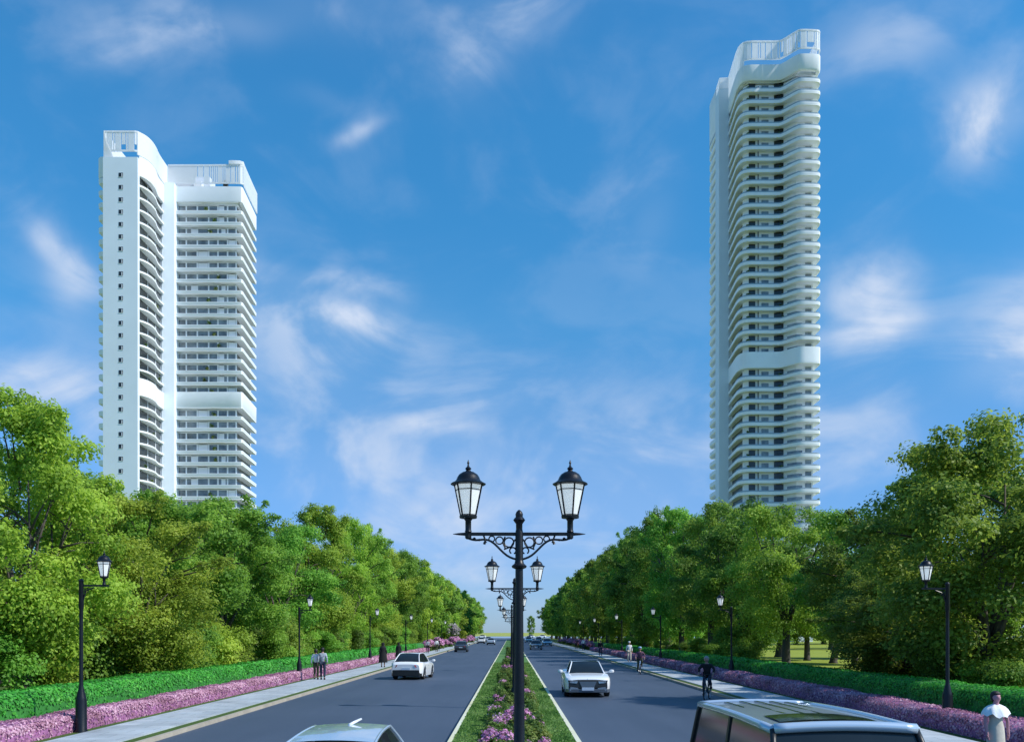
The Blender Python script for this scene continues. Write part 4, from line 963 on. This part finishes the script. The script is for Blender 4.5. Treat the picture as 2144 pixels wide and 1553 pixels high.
    if rails:
        for s in (-1, 1):
            m = MB(); m.tube([(s * (wr / 2 - .03), r0_ - .3, zroof + .02), (s * (wr / 2 - .03), r0_ - .36, zroof + .06), (s * (wr / 2 - .03), r1_ + .3, zroof + .06), (s * (wr / 2 - .03), r1_ + .2, zroof + .02)], .018, 6); m.build('roof_rail', M['chrome'], ro, smooth=True)
    return t
SED = [(-2.38, .82), (-2.25, 1.0), (-1.6, 1.04), (-.9, .98), (.9, .96), (1.15, .95), (1.9, .87), (2.2, .81), (2.38, .73)]
def put(o, x, y, rz): o.location = (x, y, .006); o.rotation_euler = (0, 0, rz); return o
sedan = car('white sedan with black roof and dark grille driving towards the median lamp', M['carwhite'], 4.76, 1.94, SED, (1.15, .35, -.95, -1.75), 1.40, 1.50, 1.16, roofmat=M['carglass'])
put(sedan, 3.23, 41.9, pi - .02)
HB_ = [(-2.1, .86), (-1.98, 1.0), (-1.6, 1.02), (-.9, .98), (.8, .95), (1.1, .95), (1.75, .86), (2.0, .76), (2.1, .62)]
silver = car('white car with red tail lights driving away beside two figures in black', M['carwhite'], 4.2, 1.86, HB_, (1.05, .35, -1.1, -1.85), 1.46, 1.48, 1.12)
put(silver, -5.75, 56.2, -.10)
SUVP = [(-2.2, .9), (-2.1, 1.02), (-1.6, 1.05), (-.9, 1.02), (.9, 1.0), (1.2, 1.0), (1.85, .92), (2.1, .82), (2.2, .66)]
near = car('pale silver hatchback cut off by the photo edge, roof with small white antenna', M['carpale'], 4.4, 1.80, SUVP, (1.10, .42, -1.45, -2.02), 1.43, 1.44, .99, antenna=True, rails=False, pr=.02)
put(near, -2.12, 12.45, .03)
VANP = [(-2.35, 1.02), (-2.28, 1.08), (-1.6, 1.08), (0, 1.06), (1.5, 1.04), (1.75, 1.02), (2.1, .95), (2.28, .82), (2.35, .66)]
van = car('dark minivan with long grey roof, pale roof edges and sunroof at the roadside kerb', M['cardark'], 4.9, 1.84, VANP, (2.0, 1.55, -2.2, -2.36), 1.69, 1.66, 1.46, kind='van', name='minivan', ribs=True, sunroof=True, belt=1.05, wheel=.33, pillarm=M['carpale'], pr=.05, header=True, roofmat=M['carmid'])
put(van, 3.42, 11.35, pi + .0)
dark = car('dark blue car driving away before the pink bushes', M['cardark'], 4.3, 1.86, HB_, (1.05, .35, -1.1, -1.85), 1.46, 1.48, 1.12)
put(dark, -6.9, 133, 0)
def again(src, x, y, rz, label, mats=None):
    c = copy_tree(src); put(c, x, y, rz); c['label'] = label
    if mats:
        a, b = mats
        def walk(o):
            for ch in o.children:
                if ch.type == 'MESH' and ch.data.materials and ch.data.materials[0] == a:
                    ch.data = ch.data.copy(); ch.data.materials[0] = b
                walk(ch)
        walk(c)
    return c
again(silver, -4.3, 205, 0, 'small pale blue car far ahead next to the median end', (M['carwhite'], M['carpale']))
again(silver, -7.2, 228, .1, 'white car far ahead by the kerb where the pink bushes end', None)
again(silver, -6.2, 262, 0, 'small silver car farthest along the sunlit carriageway', (M['carwhite'], M['carsilver']))
again(sedan, 3.9, 150, pi, 'distant grey car with pale bumper beyond the white sedan', (M['carwhite'], M['cargrey']))
again(sedan, 7.0, 186, pi, 'distant pale blue car beside the shaded pavement', (M['carwhite'], M['carpale']))
again(sedan, 4.6, 250, pi, 'tiny white car in the queue beyond the distant grey car')
again(sedan, 7.6, 262, pi, 'tiny dark car in the queue by the shaded kerb', (M['carwhite'], M['cardark']))
again(sedan, 5.9, 320, pi, 'tiny silver car farthest in the oncoming queue', (M['carwhite'], M['carsilver']))
for i, x in enumerate((9.0, 14.5, 20.0)): again(silver, x, 452, pi / 2, f'tiny pale car crossing at the road end, {ordn(i + 1)} from the median')
again(silver, -14, 455, pi / 2, 'tiny pale car crossing at the end of the sunlit carriageway')

# ------------------------------------------------------------------ people
def skin_obj(name, J, E, mat, parent, sub=1, root=0):
    me = bpy.data.meshes.new(name); me.from_pydata([j[:3] for j in J], E, []); me.materials.append(mat)
    o = bpy.data.objects.new(name, me); COL.objects.link(o); o.parent = parent
    md = o.modifiers.new('skin', 'SKIN'); md.use_smooth_shade = True
    sv = me.skin_vertices[0].data
    for i, j in enumerate(J): sv[i].radius = (j[3], j[4] if len(j) > 4 else j[3]); sv[i].use_root = (i == root)
    s = o.modifiers.new('sub', 'SUBSURF'); s.levels = sub; s.render_levels = sub
    return o
def person(label, loc, rz, H=1.72, pose=None, top=None, legs=None, shoes=None, hair=None, skin=None, dress=None, shawl=None, hat=None, coat=None, group=None, cap=None):
    """faces +y before rotation"""
    P = dict(hipR=(.09, 0, .90), kneeR=(.10, .06, .50), ankR=(.10, -.02, .09), hipL=(-.09, 0, .90), kneeL=(-.10, .10, .50), ankL=(-.10, .16, .09),
             elbR=(.23, -.06, 1.13), wrR=(.25, .04, .88), elbL=(-.23, -.08, 1.13), wrL=(-.25, -.02, .88), lean=(0, 0))
    if pose: P.update(pose)
    lx, ly = P['lean']
    t = empty('person', loc, rz, label=label, cat='person', group=group); k = H / 1.72; t.scale = (k, k, k)
    def U(x, y, z): f = max(0, (z - .93) / .8); return (x + lx * f, y + ly * f, z)
    skin = skin or M['skin']
    J = []; E = []
    def add(p, r, prev=None, r2=None):
        J.append((*p, r, r2 if r2 else r)); i = len(J) - 1
        if prev is not None: E.append((prev, i))
        return i
    pel = add((0, 0, .95), .125, None, .10); sp_ = add(U(0, 0, 1.12), .115, pel, .09); ch = add(U(0, 0, 1.30), .135, sp_, .10)
    nk0 = add(U(0, 0, 1.43), .075, ch); nk = add(U(0, .005, 1.49), .052, nk0); jw = add(U(0, .02, 1.545), .066, nk); hd = add(U(0, .018, 1.615), .086, jw); tp = add(U(0, .008, 1.675), .07, hd)
    ns = add(U(0, .115, 1.60), .014, hd)
    for s in (-1, 1): add(U(s * .092, .005, 1.60), .016, hd)
    for s, c in ((1, 'R'), (-1, 'L')):
        sh = add(U(s * .165, 0, 1.38), .056, ch); el = add(U(*P['elb' + c]) if not P.get('abs') else P['elb' + c], .040, sh); wr = add(U(*P['wr' + c]) if not P.get('abs') else P['wr' + c], .027, el)
        e_, w_ = Vector(J[el][:3]), Vector(J[wr][:3]); d = (w_ - e_).normalized(); sd = Vector((0, 1, 0)); sd = (sd - d * sd.dot(d)).normalized(); nrm = d.cross(sd)
        pm_ = w_ + d * .055; pa = add(tuple(pm_), .032, wr, .018)
        for q, (off, ln) in enumerate(((.030, .072), (.011, .082), (-.009, .078), (-.028, .062))):
            a = pm_ + d * .035 + sd * off; b = a + d * ln * .5 + nrm * (-s * .006); c_ = a + d * ln + nrm * (-s * .024)
            i1 = add(tuple(a), .0095, pa); i2 = add(tuple(b), .0085, i1); add(tuple(c_), .007, i2)
        a = w_ + d * .03 + sd * .035; i1 = add(tuple(a), .011, wr); add(tuple(a + d * .045 + sd * .018), .009, i1)
        hp = add(P['hip' + c], .085, pel); kn = add(P['knee' + c], .055, hp); ak = add(P['ank' + c], .038, kn); x, y, z = P['ank' + c]
        add((x, y + .04, z - .045), .036, ak); 
    skin_obj('body', J, E, skin, t, 1)
    def part(nm, spec, mat):
        J2 = []; E2 = []
        for i, (p, r, pv) in enumerate(spec):
            J2.append((*p, r, r));
            if pv is not None: E2.append((pv, i))
        return skin_obj(nm, J2, E2, mat, t, 1)
    if top:
        part('jacket' if coat else 'shirt', [((0, 0, .90), .145, None), (U(0, 0, 1.12), .132, 0), (U(0, 0, 1.30), .150, 1), (U(.17, 0, 1.37), .074, 2), (J_el(U, P, 'R'), .055, 3), (J_wr(U, P, 'R', .9), .042, 4),
                      (U(-.17, 0, 1.37), .074, 2), (J_el(U, P, 'L'), .055, 6), (J_wr(U, P, 'L', .9), .042, 7), (U(0, 0, 1.42), .085, 2)], top)
    if legs:
        part('trousers', [((0, 0, .97), .135, None), (P['hipR'], .100, 0), (P['kneeR'], .072, 1), (tuple(Vector(P['ankR']) + Vector((0, 0, .03))), .058, 2), (P['hipL'], .100, 0), (P['kneeL'], .072, 4), (tuple(Vector(P['ankL']) + Vector((0, 0, .03))), .058, 5)], legs)
    for c in 'RL':
        x, y, z = P['ank' + c]; m = MB()
        m.loft([[(x + .045 * w_ * cos(a), y + yy, z - .085 + h_ * .5 + h_ * .5 * sin(a)) for a in [2 * pi * i / 10 for i in range(10)]] for yy, w_, h_ in ((-.075, .6, .05), (-.05, 1, .10), (.02, 1.0, .12), (.09, 1.05, .075), (.15, 1.0, .055), (.185, .5, .035))]); m.build('shoe', shoes or M['cblack'], t, smooth=True)
    if hair:
        m = MB(); hx, hy, hz = U(0, -.012, 1.625); m.lathe([(.075, -.10), (.094, -.06), (.102, 0), (.098, .045), (.075, .085), (.035, .105), (.005, .108)], (hx, hy, hz), 14, sy=1.08)
        # cut the face open: squash front
        m.v = [(x, y if y < hy + .035 or z > hz + .03 else hy + .035 + (y - hy - .035) * .1, z) for x, y, z in m.v]; m.build('hair', hair, t, smooth=True)
    m = MB()
    for s in (-1, 1): hx, hy, hz = U(s * .033, .098, 1.622); m.lathe([(.003, -.008), (.011, 0), (.003, .008)], (hx, hy, hz), 6)
    m.build('eyes', M['hair'], t)
    if cap:
        m = MB(); hx, hy, hz = U(0, 0, 1.68); m.lathe([(.115, -.03), (.112, .01), (.095, .05), (.05, .075), (.005, .08)], (hx, hy, hz), 14); m.build('cap', cap, t, smooth=True)
    if coat == 'long':
        m = MB(); pr = [(.30, .33), (.30, .40), (.27, .70), (.23, .95), (.20, 1.12), (.22, 1.28), (.235, 1.36), (.17, 1.44), (.10, 1.50), (.112, 1.57), (.118, 1.64), (.09, 1.71), (.02, 1.745)]
        n = 20; vs_ = []; fs_ = []
        for i, (r, z) in enumerate(pr):
            for j in range(n):
                a = 2 * pi * j / n; rr = r * (1 + .05 * sin(a * 7) * (1.4 - z if z < 1.4 else 0)); vs_.append((rr * cos(a) * 1.05 + lx * max(0, z - .9), rr * sin(a) * .72 + ly * max(0, z - .9), z))
        for i in range(len(pr) - 1):
            for j in range(n): fs_.append((i * n + j, i * n + (j + 1) % n, (i + 1) * n + (j + 1) % n, (i + 1) * n + j))
        m.add(vs_, fs_); m.build('robe', top or M['cblack'], t, smooth=True)
    if dress:
        m = MB(); pr = [(.235, .06), (.225, .20), (.20, .55), (.18, .85), (.165, .98), (.135, 1.10), (.148, 1.25), (.155, 1.34), (.10, 1.41)]; n = 24; vs_ = []; fs_ = []
        for i, (r, z) in enumerate(pr):
            for j in range(n):
                a = 2 * pi * j / n; rr = r * (1 + .10 * sin(a * 6 + .8) * max(0, (1.0 - z))); vs_.append((rr * cos(a), rr * sin(a) * .78, z))
        for i in range(len(pr) - 1):
            for j in range(n): fs_.append((i * n + j, i * n + (j + 1) % n, (i + 1) * n + (j + 1) % n, (i + 1) * n + j))
        m.add(vs_, fs_); m.build('dress', dress, t, smooth=True)
    if shawl:
        m = MB(); n = 28; pr = [(.075, 1.46), (.12, 1.435), (.19, 1.395), (.245, 1.335), (.275, 1.27), (.285, 1.23)]; vs_ = []; fs_ = []
        for i, (r, z) in enumerate(pr):
            for j in range(n):
                a = 2 * pi * j / n; fl = i / 5; rr = r * (1 + .05 * sin(a * 8) * fl); zz = z - .05 * abs(sin(a)) ** 2 * fl * (-1) - .09 * fl * abs(sin(a)) ** 6 + .03 * sin(a * 8 + 1) * fl
                vs_.append((rr * cos(a), rr * sin(a) * (.62 + .2 * fl), zz))
        for i in range(5):
            for j in range(n): fs_.append((i * n + j, i * n + (j + 1) % n, (i + 1) * n + (j + 1) % n, (i + 1) * n + j))
        m.add(vs_, fs_); m.build('shawl', shawl, t, smooth=True)
    return t
def J_el(U, P, c): return P['elb' + c] if P.get('abs') else U(*P['elb' + c])
def J_wr(U, P, c, f):
    e, w_ = Vector(J_el(U, P, c)), Vector(P['wr' + c] if P.get('abs') else U(*P['wr' + c])); return tuple(e.lerp(w_, f))
PZ = .13
person('woman in white shoulder shawl and long beige dress standing by the shaded hedge', (8.78, 17.3, PZ), pi + .1, 1.50, dict(elbR=(.245, .02, 1.12), wrR=(.235, .06, .88), elbL=(-.245, .02, 1.12), wrL=(-.25, .03, .88), ankL=(-.09, .02, .09), kneeL=(-.09, .02, .5)), dress=M['cbeige'], shawl=M['cwhite'], hair=M['hair'], skin=M['skinp'])
bag = MB(); bag.box((0, 0, .14), (.34, .16, .26)); bg_ = empty('handbag', (8.52, 17.1, PZ), .2, label='dark handbag beside the woman in the white shawl', cat='bag'); bag.build('bag_body', M['cblack'], bg_)
bh = MB(); bh.tube([(-.1, 0, .26), (-.08, 0, .38), (0, 0, .42), (.08, 0, .38), (.1, 0, .26)], .012, 6); bh.build('bag_handle', M['cblack'], bg_)
person('man in white shirt and olive trousers walking away on the sunlit pavement', (-10.62, 52.0, PZ), 0, 1.66, top=M['cwhite'], legs=M['colive'], hair=M['hair'], pose=dict(ankL=(-.06, -.14, .12), kneeL=(-.07, .04, .50), ankR=(.07, .16, .09), kneeR=(.08, .12, .5)))
person('person in patterned grey top and dark trousers walking beside the man in white', (-10.22, 51.8, PZ), .05, 1.74, top=M['cgrey'], legs=M['cnavy'], hair=M['hair'])
person('figure in a wide black robe on the pavement behind the silver-white car', (-9.45, 70.5, PZ), .1, 1.80, top=M['cblack'], coat='long', shoes=M['cblack'])
person('slimmer figure in black walking ahead of the wide black robe', (-10.0, 85, PZ), 0, 1.66, top=M['cblack'], legs=M['cblack'], coat='long')
for i, (x, y, tp_, lg, lb, h) in enumerate([(-10.3, 118, 'cgrey', 'cblack', 'distant person in grey by the end of the bright hedge', 1.7), (-9.9, 127, 'cwhite', 'colive', 'distant person in white top among the first pink bushes', 1.7), (-10.2, 134, 'cblack', 'cblack', 'distant person in black near the dark blue car', 1.75),
                                            (9.75, 104, 'cblack', 'cnavy', 'dark-clad pedestrian on the shaded pavement far along', 1.7), (10.4, 84, 'cwhite', 'cbeige', 'pedestrian in white hat and top before the shaded pink hedge', 1.75), (10.2, 135, 'cwhite', 'cnavy', 'distant pedestrian in white near the shaded hedge end', 1.7), (10.0, 146, 'cpurple', 'cblack', 'distant pedestrian in plum beside the one in white', 1.65)]):
    person(lb, (x, y, PZ), pi if x > 0 else 0, h, top=M[tp_], legs=M[lg], hair=M['hair'], cap=M['cwhite'] if 'hat' in lb else None)
# bicycles and riders
def bicycle(loc, rz, label, frame):
    t = empty('bicycle', loc, rz, label=label, cat='bicycle')
    for nm, y in (('wheel', .52), ('wheel', -.52)):
        w_ = empty('wheel', (0, y, .34)); w_.parent = t
        m = MB(); m.tube([(0, .325 * cos(2 * pi * i / 28), .325 * sin(2 * pi * i / 28)) for i in range(28)], .02, 6, closed=True); m.build('tyre', M['tyre'], w_, smooth=True)
        m = MB(); m.tube([(-.04, 0, 0), (.04, 0, 0)], .02, 8)
        for j in range(12): m.bar((0, 0, 0), (0, .31 * cos(2 * pi * j / 12), .31 * sin(2 * pi * j / 12)), .005, .005)
        m.tube([(0, .305 * cos(2 * pi * i / 28), .305 * sin(2 * pi * i / 28)) for i in range(28)], .011, 6, closed=True); m.build('rim', M['rim'], w_)
    m = MB(); bb = (0, -.05, .30); st_ = (0, -.18, .86); hd = (0, .36, .86)
    for a, b, r in ((bb, st_, .016), (bb, (0, .40, .72), .018), ((0, -.15, .74), hd, .016), (hd, (0, .44, .60), .02)): m.tube([a, b], r, 8)
    for s in (-1, 1):
        m.tube([bb, (s * .05, -.52, .34)], .01, 6); m.tube([(0, -.15, .74), (s * .05, -.52, .34)], .009, 6); m.tube([(0, .44, .60), (s * .05, .47, .5), (s * .05, .52, .34)], .012, 6)
    m.build('frame', frame, t, smooth=True)
    m = MB(); m.tube([(0, .37, .86), (0, .38, 1.00)], .014, 6); m.tube([(-.29, .27, 1.02), (-.18, .37, 1.02), (.18, .37, 1.02), (.29, .27, 1.02)], .014, 6); m.build('handlebar', M['trim'], t, smooth=True)
    m = MB(); m.lathe([(.03, -.02), (.085, 0), (.08, .03), (.02, .045)], (0, -.22, .90), 10, sy=1.5); m.build('saddle', M['trim'], t, smooth=True)
    m = MB(); m.tube([(-.09, -.05, .30), (.09, -.05, .30)], .015, 6); m.bar((.09, -.05, .30), (.09, .02, .16), .02, .02); m.bar((-.09, -.05, .30), (-.09, -.12, .44), .02, .02); m.box((.14, .02, .16), (.09, .08, .02)); m.box((-.14, -.12, .44), (.09, .08, .02)); m.build('pedal', M['trim'], t)
    return t
RP = dict(abs=True, lean=(0, .22), hipR=(.09, -.14, .98), hipL=(-.09, -.14, .98), kneeR=(.11, .18, .66), ankR=(.13, .0, .27), kneeL=(-.12, .26, .84), ankL=(-.13, -.10, .52), elbR=(.30, .16, 1.22), wrR=(.28, .30, 1.05), elbL=(-.30, .16, 1.22), wrL=(-.28, .30, 1.05))
bicycle((7.85, 38.2, .006), pi - .38, 'dark bicycle under the rider in the black jacket', M['cargrey'])
person('cyclist in black jacket and dark trousers riding along the shaded kerb', (7.85, 38.2, .006), pi - .38, 1.74, pose=RP, top=M['cblack'], legs=M['cnavy'], hair=M['hairg'], coat='jacket')
bicycle((8.35, 62, .006), pi - .05, 'bicycle under the rider with the pale blue cap', M['cblue'])
person('cyclist in plum top and pale blue cap riding by the shaded pavement', (8.35, 62, .006), pi - .05, 1.74, pose=RP, top=M['cpurple'], legs=M['colive'], cap=M['cblue'])
